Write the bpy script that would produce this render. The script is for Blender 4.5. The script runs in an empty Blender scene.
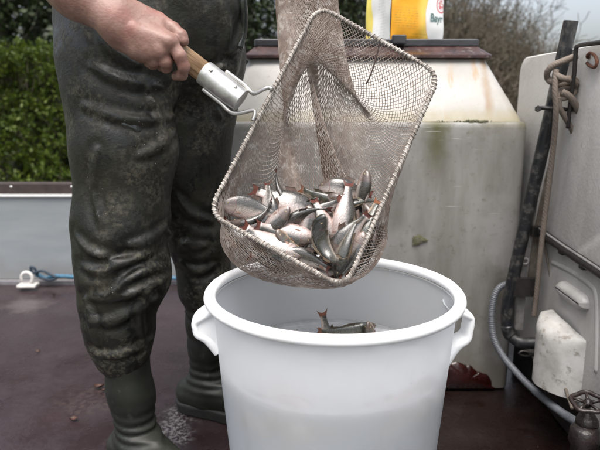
import bpy, math, random
import numpy as np
from mathutils import Vector, Matrix
R = math.radians
S = bpy.context.scene
COL = S.collection
rng = np.random.default_rng(7)
random.seed(7)

# ------------------------------------------------------------------ camera, sky, sun, exposure
CAM_H, PITCH, FPX = 0.95, R(12.0), 589.0
cam_data = bpy.data.cameras.new('camera'); cam = bpy.data.objects.new('camera', cam_data)
COL.objects.link(cam); S.camera = cam
cam.location = (0, 0, CAM_H); cam.rotation_euler = (R(90) - PITCH, 0, 0)
cam_data.sensor_width = 36; cam_data.lens = 36 * FPX / 600
cam_data.clip_start = 0.02; cam_data.clip_end = 3000
cam_data.dof.use_dof = True; cam_data.dof.focus_distance = 1.22; cam_data.dof.aperture_fstop = 4.5

world = bpy.data.worlds.new('World'); S.world = world; world.use_nodes = True
wn = world.node_tree; wn.nodes.clear()
sky = wn.nodes.new('ShaderNodeTexSky'); sky.sky_type = 'NISHITA'; sky.sun_disc = False
sky.sun_elevation = R(70); sky.sun_rotation = R(190); sky.dust_density = 6.0; sky.air_density = 1.0; sky.ozone_density = 1.0
hs = wn.nodes.new('ShaderNodeHueSaturation'); hs.inputs['Saturation'].default_value = 0.5; hs.inputs['Value'].default_value = 1.15
bg = wn.nodes.new('ShaderNodeBackground'); bg.inputs[1].default_value = 0.15
wo = wn.nodes.new('ShaderNodeOutputWorld')
wn.links.new(sky.outputs[0], hs.inputs['Color']); wn.links.new(hs.outputs[0], bg.inputs[0]); wn.links.new(bg.outputs[0], wo.inputs[0])
sd = bpy.data.lights.new('sun', 'SUN'); sun = bpy.data.objects.new('sun', sd); COL.objects.link(sun)
sd.energy = 1.5; sd.angle = R(50); sd.color = (1.0, 0.97, 0.93)
sun.rotation_euler = (R(90 - 70), 0, R(180 - 190))
S.view_settings.view_transform = 'Standard'; S.view_settings.look = 'None'
S.view_settings.exposure = 0.85; S.view_settings.gamma = 1.0
S.cycles.max_bounces = 10; S.cycles.transmission_bounces = 8; S.cycles.transparent_max_bounces = 8

# ------------------------------------------------------------------ helpers
CP, SP = math.cos(PITCH), math.sin(PITCH)
def ray(px, py):
    a = (px - 300) / FPX; b = -(py - 225) / FPX
    return np.array([a, CP + b * SP, -SP + b * CP])
def P(px, py, Y):                       # point of the scene on the plane y = Y
    d = ray(px, py); return np.array([0, 0, CAM_H]) + d * (Y / d[1])
def PX(px, py, X):
    d = ray(px, py); return np.array([0, 0, CAM_H]) + d * (X / d[0])
def PZ(px, py, z=0.0):
    d = ray(px, py); return np.array([0, 0, CAM_H]) + d * ((z - CAM_H) / d[2])

ORIG = {}
def thing(name, label, cat, loc=(0, 0, 0), group=None):
    o = bpy.data.objects.new(name, None); COL.objects.link(o); o.location = loc
    o.empty_display_size = 0.05
    o['label'] = label; o['category'] = cat
    if group: o['group'] = group
    ORIG[o] = np.array(loc, float)
    return o
def tag(o, label=None, cat=None, group=None, kind=None):
    for k, v in (('label', label), ('category', cat), ('group', group), ('kind', kind)):
        if v: o[k] = v
    return o
def mesh_np(name, v, faces, smooth=True):
    me = bpy.data.meshes.new(name)
    v = np.asarray(v, np.float32)
    if isinstance(faces, np.ndarray):
        k = faces.shape[1]; n = len(faces)
        me.vertices.add(len(v)); me.vertices.foreach_set('co', v.ravel())
        me.loops.add(n * k); me.loops.foreach_set('vertex_index', faces.astype(np.int32).ravel())
        me.polygons.add(n); me.polygons.foreach_set('loop_start', np.arange(0, n * k, k, dtype=np.int32))
        me.polygons.foreach_set('loop_total', np.full(n, k, dtype=np.int32))
        me.update(calc_edges=True)
    else:
        me.from_pydata([tuple(map(float, p)) for p in v], [], [tuple(map(int, f)) for f in faces]); me.update()
    if smooth: me.polygons.foreach_set('use_smooth', np.ones(len(me.polygons), bool))
    me.validate()
    return me
def mk(name, v, faces, m, parent=None, smooth=True, origin=None, auto=None):
    """link one mesh object; v in world coordinates"""
    if parent is not None: o0 = ORIG[parent]
    else: o0 = np.array(origin if origin is not None else (0, 0, 0), float)
    me = mesh_np(name, np.asarray(v, float) - o0, faces, smooth)
    if m: me.materials.append(m)
    o = bpy.data.objects.new(name, me); COL.objects.link(o)
    if parent is not None: o.parent = parent
    else: o.location = o0
    ORIG[o] = o0
    if auto:
        md = o.modifiers.new('edge', 'EDGE_SPLIT'); md.split_angle = R(auto)
    return o
def bev(o, w, seg=2):
    md = o.modifiers.new('bevel', 'BEVEL'); md.width = w; md.segments = seg; md.limit_method = 'ANGLE'; md.angle_limit = R(35)
    return o
class MB:
    def __init__(s): s.v = []; s.f = []; s.pieces = []
    def each(s, name, m, parent=None, smooth=True):
        return [mk(name, v, f, m, parent, smooth) for v, f in s.pieces]
    def add(s, v, f):
        s.pieces.append((list(v), list(f)))
        b = len(s.v); s.v += [np.asarray(p, float) for p in v]; s.f += [tuple(b + i for i in q) for q in f]; return s
    def box(s, x0, x1, y0, y1, z0, z1):
        return s.add([(x0,y0,z0),(x1,y0,z0),(x1,y1,z0),(x0,y1,z0),(x0,y0,z1),(x1,y0,z1),(x1,y1,z1),(x0,y1,z1)],
              [(0,3,2,1),(4,5,6,7),(0,1,5,4),(1,2,6,5),(2,3,7,6),(3,0,4,7)])
    def tube(s, pts, r, n=10, cap=True, closed=False):
        v, f = tube(pts, r, n, cap, closed); return s.add(v, f)
    def obj(s, name, m, parent=None, smooth=True, origin=None, auto=None):
        return mk(name, s.v, s.f, m, parent, smooth, origin, auto)
def tube(pts, r, n=10, cap=True, closed=False):
    pts = np.asarray(pts, float); k = len(pts)
    r = np.full(k, r) if np.isscalar(r) else np.asarray(r, float)
    if closed: t = np.roll(pts, -1, 0) - np.roll(pts, 1, 0)
    else: t = np.gradient(pts, axis=0)
    t /= np.linalg.norm(t, axis=1)[:, None] + 1e-12
    a = np.array([0, 0, 1.0]) if abs(t[0][2]) < .9 else np.array([1.0, 0, 0])
    u = a - t[0] * a.dot(t[0]); u /= np.linalg.norm(u)
    V = []; ang = np.linspace(0, 2 * np.pi, n, endpoint=False)
    for i in range(k):
        u = u - t[i] * u.dot(t[i]); u /= np.linalg.norm(u); w = np.cross(t[i], u)
        V.append(pts[i] + r[i] * (np.cos(ang)[:, None] * u + np.sin(ang)[:, None] * w))
    V = np.concatenate(V); F = []
    for i in range(k if closed else k - 1):
        a0 = i * n; b0 = ((i + 1) % k) * n
        for j in range(n): F.append((a0 + j, a0 + (j + 1) % n, b0 + (j + 1) % n, b0 + j))
    if cap and not closed:
        F.append(tuple(range(n - 1, -1, -1))); F.append(tuple((k - 1) * n + j for j in range(n)))
    return V, F
def spline(pts, n=8, closed=False):
    p = np.asarray(pts, float); k = len(p); out = []
    for i in range(k if closed else k - 1):
        if closed: a, b, c, d = p[(i-1) % k], p[i], p[(i+1) % k], p[(i+2) % k]
        else: a, b, c, d = p[max(i-1,0)], p[i], p[i+1], p[min(i+2,k-1)]
        for t in np.linspace(0, 1, n, endpoint=False):
            out.append(.5*((2*b)+(-a+c)*t+(2*a-5*b+4*c-d)*t*t+(-a+3*b-3*c+d)*t**3))
    if not closed: out.append(p[-1])
    return np.array(out)
def lathe(profile, n=64, c=(0, 0, 0), closed=False):
    prof = np.asarray(profile, float); k = len(prof)
    ang = np.linspace(0, 2*np.pi, n, endpoint=False)
    V = np.stack([prof[:, None, 0]*np.cos(ang), prof[:, None, 0]*np.sin(ang), np.repeat(prof[:, None, 1], n, 1)], -1).reshape(-1, 3) + np.array(c)
    F = []
    for i in range(k if closed else k - 1):
        a = i*n; b = ((i+1) % k)*n
        for j in range(n): F.append((a+j, a+(j+1) % n, b+(j+1) % n, b+j))
    return V, F
def segs_tubes(p0, p1, r0, r1, n=3):
    """many little tapered bars at once"""
    p0 = np.asarray(p0, float); p1 = np.asarray(p1, float); N = len(p0)
    r0 = np.broadcast_to(np.asarray(r0, float), (N,)); r1 = np.broadcast_to(np.asarray(r1, float), (N,))
    t = p1 - p0; t /= np.linalg.norm(t, axis=1)[:, None] + 1e-12
    a = np.where(np.abs(t[:, 2:3]) < .9, [[0, 0, 1.0]], [[1.0, 0, 0]])
    u = np.cross(t, a); u /= np.linalg.norm(u, axis=1)[:, None] + 1e-12; w = np.cross(t, u)
    ang = np.linspace(0, 2*np.pi, n, endpoint=False)
    ring = np.cos(ang)[None, :, None]*u[:, None] + np.sin(ang)[None, :, None]*w[:, None]
    V = np.concatenate([p0[:, None] + r0[:, None, None]*ring, p1[:, None] + r1[:, None, None]*ring], 1).reshape(-1, 3)
    base = (np.arange(N)*2*n)[:, None]; F = []
    for j in range(n):
        k = (j+1) % n
        F.append(base + np.array([[j, k, n+k, n+j]]))
    return V, np.concatenate(F)
def vnoise(p, seed=0):
    """cheap smooth value noise in numpy, about -1..1"""
    p = np.asarray(p, float); i = np.floor(p).astype(np.int64); f = p - i; f = f*f*(3-2*f)
    def h(a, b, c):
        n = (a*73856093) ^ (b*19349663) ^ (c*83492791) ^ (seed*2654435761)
        n = (n ^ (n >> 13)) * 1274126177 & 0x7fffffff
        return ((n ^ (n >> 16)) & 0xffff)/32767.5 - 1
    r = 0
    for dx in (0, 1):
        for dy in (0, 1):
            for dz in (0, 1):
                w = (f[..., 0] if dx else 1-f[..., 0])*(f[..., 1] if dy else 1-f[..., 1])*(f[..., 2] if dz else 1-f[..., 2])
                r = r + w*h(i[..., 0]+dx, i[..., 1]+dy, i[..., 2]+dz)
    return r
def fbm(p, o=3, seed=0):
    return sum(vnoise(np.asarray(p)*2**k, seed+k)/2**k for k in range(o))
# signed distance pieces and their surface
def sd_cone(p, a, b, ra, rb):
    a = np.asarray(a, np.float32); b = np.asarray(b, np.float32); ab = b - a; q = p - a
    t = np.clip((q @ ab)/(ab @ ab + 1e-12), 0, 1)
    return np.linalg.norm(q - t[..., None]*ab, axis=-1) - (ra + (rb-ra)*t)
def sd_ell(p, c, r):
    q = (p - np.asarray(c, np.float32))/np.asarray(r, np.float32); k = np.linalg.norm(q, axis=-1)
    return (k - 1)*min(r)
def smin(a, b, k):
    h = np.clip(.5 + .5*(b-a)/k, 0, 1); return b*(1-h) + a*h - k*h*(1-h)
def smax(a, b, k): return -smin(-a, -b, k)
def surface_nets(fn, lo, hi, h):
    lo = np.asarray(lo, float); hi = np.asarray(hi, float); n = np.ceil((hi-lo)/h).astype(int) + 1
    ax = [lo[i] + h*np.arange(n[i]) for i in range(3)]
    F = np.empty(n, np.float32)
    for i in range(n[0]):
        Yg, Zg = np.meshgrid(ax[1], ax[2], indexing='ij')
        F[i] = fn(np.stack([np.full_like(Yg, ax[0][i]), Yg, Zg], -1).astype(np.float32))
    I = F < 0
    cnt = sum(I[dx:n[0]-1+dx, dy:n[1]-1+dy, dz:n[2]-1+dz].astype(np.int8) for dx in (0,1) for dy in (0,1) for dz in (0,1))
    act = (cnt > 0) & (cnt < 8); idx = np.argwhere(act); ids = -np.ones(act.shape, np.int64); ids[act] = np.arange(len(idx))
    acc = np.zeros((len(idx), 3)); num = np.zeros(len(idx))
    co = [(a, b, c) for a in (0,1) for b in (0,1) for c in (0,1)]
    val = {c: F[idx[:,0]+c[0], idx[:,1]+c[1], idx[:,2]+c[2]] for c in co}
    for c in co:
        for d in range(3):
            if c[d] == 0:
                e = list(c); e[d] = 1; e = tuple(e); a, b = val[c], val[e]
                m = (a < 0) != (b < 0); t = np.where(m, a/np.where(m, a-b, 1), 0)
                pt = np.tile(np.array(c, float), (len(idx), 1)); pt[:, d] += t
                acc[m] += pt[m]; num[m] += 1
    V = lo + h*(idx + acc/num[:, None]); Q = []
    for d in range(3):
        s0 = [slice(None)]*3; s1 = [slice(None)]*3; s0[d] = slice(0, -1); s1[d] = slice(1, None)
        ch = I[tuple(s0)] != I[tuple(s1)]; e = np.argwhere(ch)
        o1, o2 = [k for k in range(3) if k != d]
        ok = (e[:,o1] > 0) & (e[:,o2] > 0) & (e[:,o1] < n[o1]-1) & (e[:,o2] < n[o2]-1); e = e[ok]
        def cell(a, b):
            q = e.copy(); q[:, o1] -= a; q[:, o2] -= b; return ids[q[:,0], q[:,1], q[:,2]]
        quad = np.stack([cell(1,1), cell(0,1), cell(0,0), cell(1,0)], 1)
        flip = I[e[:,0], e[:,1], e[:,2]]
        if d == 1: flip = ~flip
        quad[~flip] = quad[~flip][:, ::-1]; Q.append(quad)
    return V, np.concatenate(Q)

# ------------------------------------------------------------------ materials
class NT:
    def __init__(s, name):
        s.m = bpy.data.materials.new(name); s.m.use_nodes = True; s.t = s.m.node_tree; s.t.nodes.clear()
        s.out = s.n('ShaderNodeOutputMaterial'); s.b = s.n('ShaderNodeBsdfPrincipled'); s.l(s.b.outputs[0], s.out.inputs[0])
        tc = s.n('ShaderNodeTexCoord'); s.obj = tc.outputs['Object']
    def n(s, t): return s.t.nodes.new(t)
    def l(s, a, b): s.t.links.new(a, b)
    def set(s, inp, v):
        if hasattr(v, 'is_linked') or isinstance(v, bpy.types.NodeSocket): s.l(v, inp)
        elif isinstance(v, (tuple, list)) and len(v) == 3 and inp.type == 'RGBA': inp.default_value = (*v, 1)
        else: inp.default_value = v
    def map(s, vec, scale=(1,1,1), loc=(0,0,0), rot=(0,0,0)):
        m = s.n('ShaderNodeMapping'); s.l(vec, m.inputs[0]); m.inputs['Scale'].default_value = scale; m.inputs['Location'].default_value = loc; m.inputs['Rotation'].default_value = rot
        return m.outputs[0]
    def noise(s, scale, detail=4, rough=.55, vec=None, dist=0):
        k = s.n('ShaderNodeTexNoise'); s.l(vec or s.obj, k.inputs['Vector']); k.inputs['Scale'].default_value = scale
        k.inputs['Detail'].default_value = detail; k.inputs['Roughness'].default_value = rough; k.inputs['Distortion'].default_value = dist
        return k.outputs['Fac']
    def vor(s, scale, vec=None, out='Distance', feat='F1'):
        k = s.n('ShaderNodeTexVoronoi'); k.feature = feat; s.l(vec or s.obj, k.inputs['Vector']); k.inputs['Scale'].default_value = scale
        return k.outputs[out]
    def ramp(s, fac, stops):
        k = s.n('ShaderNodeValToRGB'); s.l(fac, k.inputs[0]); e = k.color_ramp.elements
        while len(e) < len(stops): e.new(.5)
        for el, (p, c) in zip(e, stops):
            el.position = p; el.color = (*c, 1) if isinstance(c, (tuple, list)) else (c, c, c, 1)
        return k.outputs[0]
    def mix(s, fac, a, b, mode='MIX'):
        k = s.n('ShaderNodeMix'); k.data_type = 'RGBA'; k.blend_type = mode
        s.set(k.inputs[0], fac); s.set(k.inputs[6], a); s.set(k.inputs[7], b); return k.outputs[2]
    def math(s, op, a, b=0.0, clamp=False):
        k = s.n('ShaderNodeMath'); k.operation = op; k.use_clamp = clamp; s.set(k.inputs[0], a); s.set(k.inputs[1], b); return k.outputs[0]
    def sep(s, vec):
        k = s.n('ShaderNodeSeparateXYZ'); s.l(vec, k.inputs[0]); return k.outputs
    def rng(s, v, a, b, c=0.0, d=1.0):
        k = s.n('ShaderNodeMapRange'); k.interpolation_type = 'SMOOTHSTEP'; s.l(v, k.inputs[0])
        for i, q in enumerate((a, b, c, d)): k.inputs[i+1].default_value = q
        return k.outputs[0]
    def bump(s, h, strength=.3, dist=.002, prev=None):
        k = s.n('ShaderNodeBump'); s.l(h, k.inputs['Height']); k.inputs['Strength'].default_value = strength; k.inputs['Distance'].default_value = dist
        if prev: s.l(prev, k.inputs['Normal'])
        s.l(k.outputs[0], s.b.inputs['Normal']); return k.outputs[0]
    def p(s, **kw):
        for k, v in kw.items():
            s.set(s.b.inputs[{'col':'Base Color','rough':'Roughness','metal':'Metallic','spec':'Specular IOR Level','coat':'Coat Weight','trans':'Transmission Weight','ior':'IOR','alpha':'Alpha','coatr':'Coat Roughness'}[k]], v)
        return s
def simple(name, c, rough=.5, scale=30, var=.35, bump=.15, bd=.001, metal=0, c2=None, spec=.5, coat=0):
    n = NT(name); c2 = c2 or tuple(x*(1-var) for x in c)
    f = n.noise(scale, 5, .6); n.p(col=n.mix(n.ramp(f, [(.3, 0), (.7, 1)]), c2, c), metal=metal, spec=spec, coat=coat)
    n.p(rough=n.ramp(n.noise(scale*2.3, 4), [(.3, max(0, rough-.12)), (.7, min(1, rough+.12))]))
    if bump: n.bump(n.noise(scale*4, 4), bump, bd)
    return n.m
S.cycles.use_adaptive_sampling = True; S.cycles.adaptive_threshold = 0.015
S.cycles.use_denoising = True

# ------------------------------------------------------------------ the truck bed (floor), ground outside
n = NT('bed_paint'); X, Yy, Z = n.sep(n.obj)[:3]
big = n.noise(2.2, 5, .6); fine = n.noise(55, 5, .65)
c = n.mix(n.ramp(big, [(.35, 0), (.68, 1)]), (.0155, .0082, .0092), (.035, .0232, .0258))
c = n.mix(n.rng(fine, .52, .75, 0, .45), c, (.042, .022, .024))
# worn brown wood / old paint on the right half, wet from the tank, shade put into the colour too
edge = n.math('ADD', X, n.math('MULTIPLY', n.math('SUBTRACT', n.noise(5, 4), .5), .45))
wetShadeR = n.rng(edge, -.26, .0)
c = n.mix(wetShadeR, c, n.mix(n.noise(14, 5), (.005, .0027, .0023), (.014, .0068, .0055)))
# dried slime and scale splashes beside the boots; a paler patch at far left
def blob(px, py, rx, ry, amp, sc):
    q = PZ(px, py)
    v = n.map(n.obj, (1/rx, 1/ry, 0), (-q[0]/rx, -q[1]/ry, 0))
    k = n.n('ShaderNodeVectorMath'); k.operation = 'LENGTH'; n.l(v, k.inputs[0])
    return n.rng(n.math('ADD', k.outputs['Value'], n.math('MULTIPLY', n.math('SUBTRACT', n.noise(sc, 5, .7), .5), amp)), 1.0, .25)
spl = n.math('MULTIPLY', blob(176, 425, .07, .22, 1.6, 26), n.rng(n.noise(95, 6, .75), .46, .58))
dry = n.math('MULTIPLY', blob(90, 400, .14, .14, 2.2, 12), n.rng(n.noise(60, 4, .7), .40, .60))
far = n.math('MULTIPLY', blob(24, 305, .16, .12, 2.0, 9), .5)
c = n.mix(n.math('MULTIPLY', dry, .15), c, (.17, .135, .11))
c = n.mix(n.math('MULTIPLY', far, .6), c, (.17, .145, .145))
c = n.mix(n.math('MULTIPLY', spl, .60), c, (.27, .265, .26))
specks = n.math('MULTIPLY', n.rng(n.vor(75), .10, .05), n.rng(n.noise(11, 3), .58, .7))
c = n.mix(n.math('MULTIPLY', specks, .35), c, (.40, .36, .36))
n.p(col=c, spec=.5)
n.p(rough=n.ramp(n.math('ADD', n.math('MULTIPLY', n.noise(6, 5), .75), n.math('MULTIPLY', fine, .25)), [(.38, .12), (.62, .50)]))
n.bump(n.math('ADD', n.noise(90, 5), n.math('MULTIPLY', n.noise(7, 3), 2.5)), .28, .0035)
M_bed = n.m
v = []; f = []; gx = np.linspace(-2.3, 2.2, 90); gy = np.linspace(-1.2, 3.0, 84)
gxx, gyy = np.meshgrid(gx, gy); gz = -.0025 + .0025*fbm(np.stack([gxx*2.2, gyy*2.2, gxx*0], -1), 2, 5)
nv = len(gx); F = np.array([[j*nv+i, j*nv+i+1, (j+1)*nv+i+1, (j+1)*nv+i] for j in range(len(gy)-1) for i in range(nv-1)])
tag(mk('floor', np.stack([gxx, gyy, gz], -1).reshape(-1, 3), F, M_bed), kind='structure')
n = NT('ground'); g = n.noise(.7, 6, .6); n.p(col=n.mix(n.ramp(g, [(.4, 0), (.62, 1)]), (.045, .075, .018), (.085, .075, .045)), rough=.9); n.bump(n.noise(9, 6), .6, .05)
gx = np.linspace(-1, 1, 60); gx = np.sign(gx)*np.abs(gx)**3*1500; gxx, gyy = np.meshgrid(gx, gx)
gz = -1.05 + .12*fbm(np.stack([gxx*.5, gyy*.5, gxx*0], -1), 2, 9)
F = np.array([[j*60+i, j*60+i+1, (j+1)*60+i+1, (j+1)*60+i] for j in range(59) for i in range(59)])
tag(mk('ground', np.stack([gxx, gyy, gz], -1).reshape(-1, 3), F, n.m), kind='structure')

# ------------------------------------------------------------------ dropside of the truck
n = NT('dropside_paint'); st = n.noise(3, 5, .6, n.map(n.obj, (1, 1, 5)))
c = n.mix(n.ramp(st, [(.3, 0), (.7, 1)]), (.200, .222, .236), (.250, .272, .286))
c = n.mix(n.rng(n.noise(40, 5, .7), .60, .74, 0, .5), c, (.26, .27, .27))
zz = n.sep(n.obj)[2]; grime = n.rng(n.math('ADD', zz, n.math('MULTIPLY', n.noise(9, 5), -.16)), -.02, .07, .75, 0)
c = n.mix(grime, c, (.20, .20, .20))
n.p(col=c, rough=.42); n.bump(n.noise(25, 4), .08, .002); M_drop = n.m
M_rail = simple('rail_brown', (.055, .040, .036), .5, 22, .5, .3, .002)
M_trim = simple('trim_alu', (.78, .78, .77), .35, 30, .15, .1)
M_strip = simple('base_steel', (.20, .19, .20), .5, 25, .45, .35, .002)
D0 = 3.0
t = thing('dropside', 'pale grey blue truck side panel with a brown top rail', 'side panel', (-1, D0, 0))
b = MB()
for i in range(1):                       # one sheet with shallow pressed grooves
    zs = [.02, .10, .106, .112, .118, .30, .306, .312, .318, .467]; ys = [0]*10
    for k in range(len(zs)-1):
        b.add([(-2.3, D0+ys[k], zs[k]), (2.0, D0+ys[k], zs[k]), (2.0, D0+ys[k+1], zs[k+1]), (-2.3, D0+ys[k+1], zs[k+1])], [(0,1,2,3)])
    b.add([(-2.3, D0+.03, .02), (2.0, D0+.03, .02), (2.0, D0+.03, .467), (-2.3, D0+.03, .467)], [(3,2,1,0)])
b.obj('panel', M_drop, t, smooth=False)
bev(MB().box(-2.3, 2.0, D0-.008, D0+.036, .4695, .535).obj('top_rail', M_rail, t, smooth=False), .006)
bev(MB().box(-2.3, 2.0, D0-.014, D0-.0085, .462, .476).obj('trim_strip', M_trim, t, smooth=False), .002)
bev(MB().box(-2.3, 2.0, D0-.035, D0-.001, -.01, .019).obj('base_strip', M_strip, t, smooth=False), .004)
# rivets along the rail
b = MB()
for x in np.arange(-2.1, 1.5, .31):
    vv, ff = lathe([(0.0001, .004), (.004, .003), (.006, 0)], 10); vv = np.stack([vv[:,0], -vv[:,2], vv[:,1]], 1)
    b.add(vv + np.array([x, D0-.008, .515]), [q[::-1] for q in ff])
b.each('rivet', M_trim, t)

# blue strap, pale ring clamp
M_blue = simple('blue_strap', (.045, .16, .26), .6, 60, .5, .5, .002)
pts = spline([P(36, 274, 2.95)+[0,0,-.004], P(46, 279, 2.955), P(58, 277, 2.95), P(84, 278, 2.955), P(120, 279, 2.955), P(165, 279, 2.955), P(196, 280, 2.955)], 8)
vv, ff = tube(pts, .011, 8); vv = np.array(vv)
t = thing('strap', 'rolled blue strap lying along the foot of the side panel', 'strap', tuple(P(80, 282, 2.94)))
mk('webbing', vv + np.array([0, -.002, .006]) + .003*np.stack([vnoise(vv*40, 1)]*3, -1), ff, M_blue, t)
kn = spline([P(36,276,2.93), P(33,270,2.93), P(29,268,2.93), P(31,274,2.925), P(40,272,2.92), P(47,275,2.92), P(55,279,2.92), P(48,281,2.92), P(38,279,2.925)], 6)
vv, ff = tube(kn + np.array([.01,0,.006]), .007, 8); mk('knot', vv, ff, simple('dark_blue_strap', (.012, .03, .05), .6, 60), t)
M_clamp = simple('clamp_white', (.62, .60, .57), .5, 40, .3, .2)
t = thing('clamp', 'small off white ring clamp on the floor by the side panel', 'clamp', tuple(PZ(27, 286)))
cx, cy, cz = P(27, 278, 2.88)
ang = np.linspace(-.9, 3.6, 18); vv, ff = tube([(cx + .028*math.cos(a), cy, cz + .03*math.sin(a)) for a in ang], .0085, 8)
mk('ring', vv, ff, M_clamp, t)
bev(MB().box(cx-.045, cx+.05, cy-.03, cy+.03, cz-.045, cz-.03).obj('foot', M_clamp, t, smooth=False), .004)

# ------------------------------------------------------------------ back tank (fibreglass)
TX0, TX1, TY, TZ = -.28, .70, 1.82, .885
n = NT('tank_grey'); X, Yy, Z = n.sep(n.obj)[:3]
st = n.noise(5, 6, .62, n.map(n.obj, (1.6, 1, .35))); bl = n.noise(3.2, 6, .6)
c = n.mix(n.ramp(st, [(.32, 0), (.66, 1)]), (.118, .112, .098), (.250, .243, .228))
c = n.mix(n.rng(bl, .42, .60, 0, .85), c, (.26, .257, .247))
c = n.mix(n.rng(n.noise(48, 6, .72), .56, .70, 0, .6), c, (.11, .10, .08))
top = n.rng(n.math('ADD', Z, n.math('MULTIPLY', n.noise(14, 5, .65), .09)), .87, .935)
gr = n.math('MULTIPLY', top, n.rng(n.noise(7, 4), .42, .60))
c = n.mix(n.math('MULTIPLY', gr, .8), c, (.10, .095, .045))
# one green weep below the ledge, a faint one by the pipe
wx = n.math('ABSOLUTE', n.math('SUBTRACT', X, float(P(436, 150, TY)[0]) - TX0*0))
weep = n.math('MULTIPLY', n.rng(n.math('ADD', wx, n.math('MULTIPLY', n.noise(22, 4), .05)),   .085, .02), n.rng(Z, .66, .86))
c = n.mix(weep, c, (.080, .078, .030))
low = n.rng(n.math('ADD', Z, n.math('MULTIPLY', n.noise(8, 5, .6), -.2)), -.07, .08, .9, 0)
c = n.mix(low, c, (.14, .125, .105))
scr = n.math('MULTIPLY', n.rng(n.noise(9, 3, .5, n.map(n.obj, (1, 1, 22))), .70, .75), n.rng(n.noise(4, 3), .48, .6))
c = n.mix(n.math('MULTIPLY', scr, .45), c, (.62, .61, .58))
n.p(col=c, rough=n.ramp(n.noise(18, 4), [(.3, .35), (.7, .62)])); n.bump(n.math('ADD', n.noise(12, 5), n.math('MULTIPLY', n.noise(90, 4), .3)), .16, .004); M_tank = n.m
n = NT('tank_white'); X, Yy, Z = n.sep(n.obj)[:3]
c = n.mix(n.ramp(n.noise(6, 6, .6), [(.3, 0), (.7, 1)]), (.29, .276, .250), (.40, .39, .368))
rust = n.math('MULTIPLY', n.rng(n.noise(11, 4, .55, n.map(n.obj, (2.2, 1, .25))), .58, .72), n.rng(n.noise(3, 3), .40, .6))
c = n.mix(n.math('MULTIPLY', rust, .9), c, (.34, .22, .11))
sx_ = n.math('ABSOLUTE', n.math('SUBTRACT', X, float(P(487, 95, 1.88)[0])))
sk = n.math('MULTIPLY', n.rng(n.math('ADD', sx_, n.math('MULTIPLY', n.noise(26, 4, .6, n.map(n.obj, (1, 1, .4))), .03)), .036, .012), n.rng(Z, .88, .93))
c = n.mix(n.math('MULTIPLY', sk, .75), c, (.24, .155, .08))
foot = n.rng(n.math('ADD', Z, n.math('MULTIPLY', n.noise(20, 5, .65), -.06)), .86, .905, .75, 0)
c = n.mix(foot, c, (.25, .22, .13))
c = n.mix(n.rng(n.noise(70, 4, .7), .62, .72, 0, .6), c, (.22, .20, .14))
c = n.mix(n.rng(n.noise(5, 6, .7), .50, .68, 0, .45), c, (.40, .375, .32)); n.p(col=c, rough=.42); n.bump(n.math('ADD', n.noise(15, 5), n.math('MULTIPLY', n.noise(80, 4), .3)), .22, .004); M_tankw = n.m
t = thing('fish_tank', 'grey weathered fish tank with a white sloping top and brown lid', 'tank', (0, 0, 0))
# lower body: front wall as a gently uneven sheet with rounded edges
def sheet(fn, nu, nv):
    u = np.linspace(0, 1, nu); w = np.linspace(0, 1, nv); V = np.array([fn(a, b_) for b_ in w for a in u])
    return V, [(j*nu+i, j*nu+i+1, (j+1)*nu+i+1, (j+1)*nu+i) for j in range(nv-1) for i in range(nu-1)]
def rrect(x0, x1, y0, y1, r, k=5):
    o = []
    for cx_, cy_, a0 in ((x1-r, y1-r, 0), (x0+r, y1-r, 90), (x0+r, y0+r, 180), (x1-r, y0+r, 270)):
        for a in np.linspace(a0, a0+90, k): o.append((cx_+r*math.cos(R(a)), cy_+r*math.sin(R(a))))
    return o
def loft(rings, cap0=True, cap1=True):
    m = len(rings[0]); V = [p for r_ in rings for p in r_]; F = []
    for i in range(len(rings)-1):
        for j in range(m): F.append((i*m+j, i*m+(j+1) % m, (i+1)*m+(j+1) % m, (i+1)*m+j))
    if cap0: F.append(tuple(range(m-1, -1, -1)))
    if cap1: F.append(tuple((len(rings)-1)*m+j for j in range(m)))
    return V, F
def subdiv_ring(r2, step=.04):
    out = []; k = len(r2)
    for i in range(k):
        a = np.array(r2[i]); b_ = np.array(r2[(i+1) % k]); m_ = max(1, int(np.linalg.norm(b_-a)/step))
        for q in range(m_): out.append(tuple(a+(b_-a)*q/m_))
    return out
base2 = subdiv_ring(rrect(TX0, TX1, TY, TY+.95, .03), .035)
rings = []
for z in np.concatenate([np.linspace(.004, TZ-.02, 26), [TZ-.008, TZ-.002, TZ]]):
    ins = 0 if z < TZ-.019 else {0: .002, 1: .007, 2: .016}[int(np.argmin(np.abs(np.array([TZ-.008, TZ-.002, TZ])-z)))]
    cxm, cym = (TX0+TX1)/2, TY+.475; rr = []
    for x, y in base2:
        w = .0035*float(fbm(np.array([[x*4, y*4, z*4]]), 2, 3)[0])
        rr.append((cxm+(x-cxm)*(1-ins/.49), cym+(y-cym)*(1-ins/.475)+w, z))
    rings.append(rr)
V, F = loft(rings); mk('tank_body', V, F, M_tank, t, auto=50)
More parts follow.
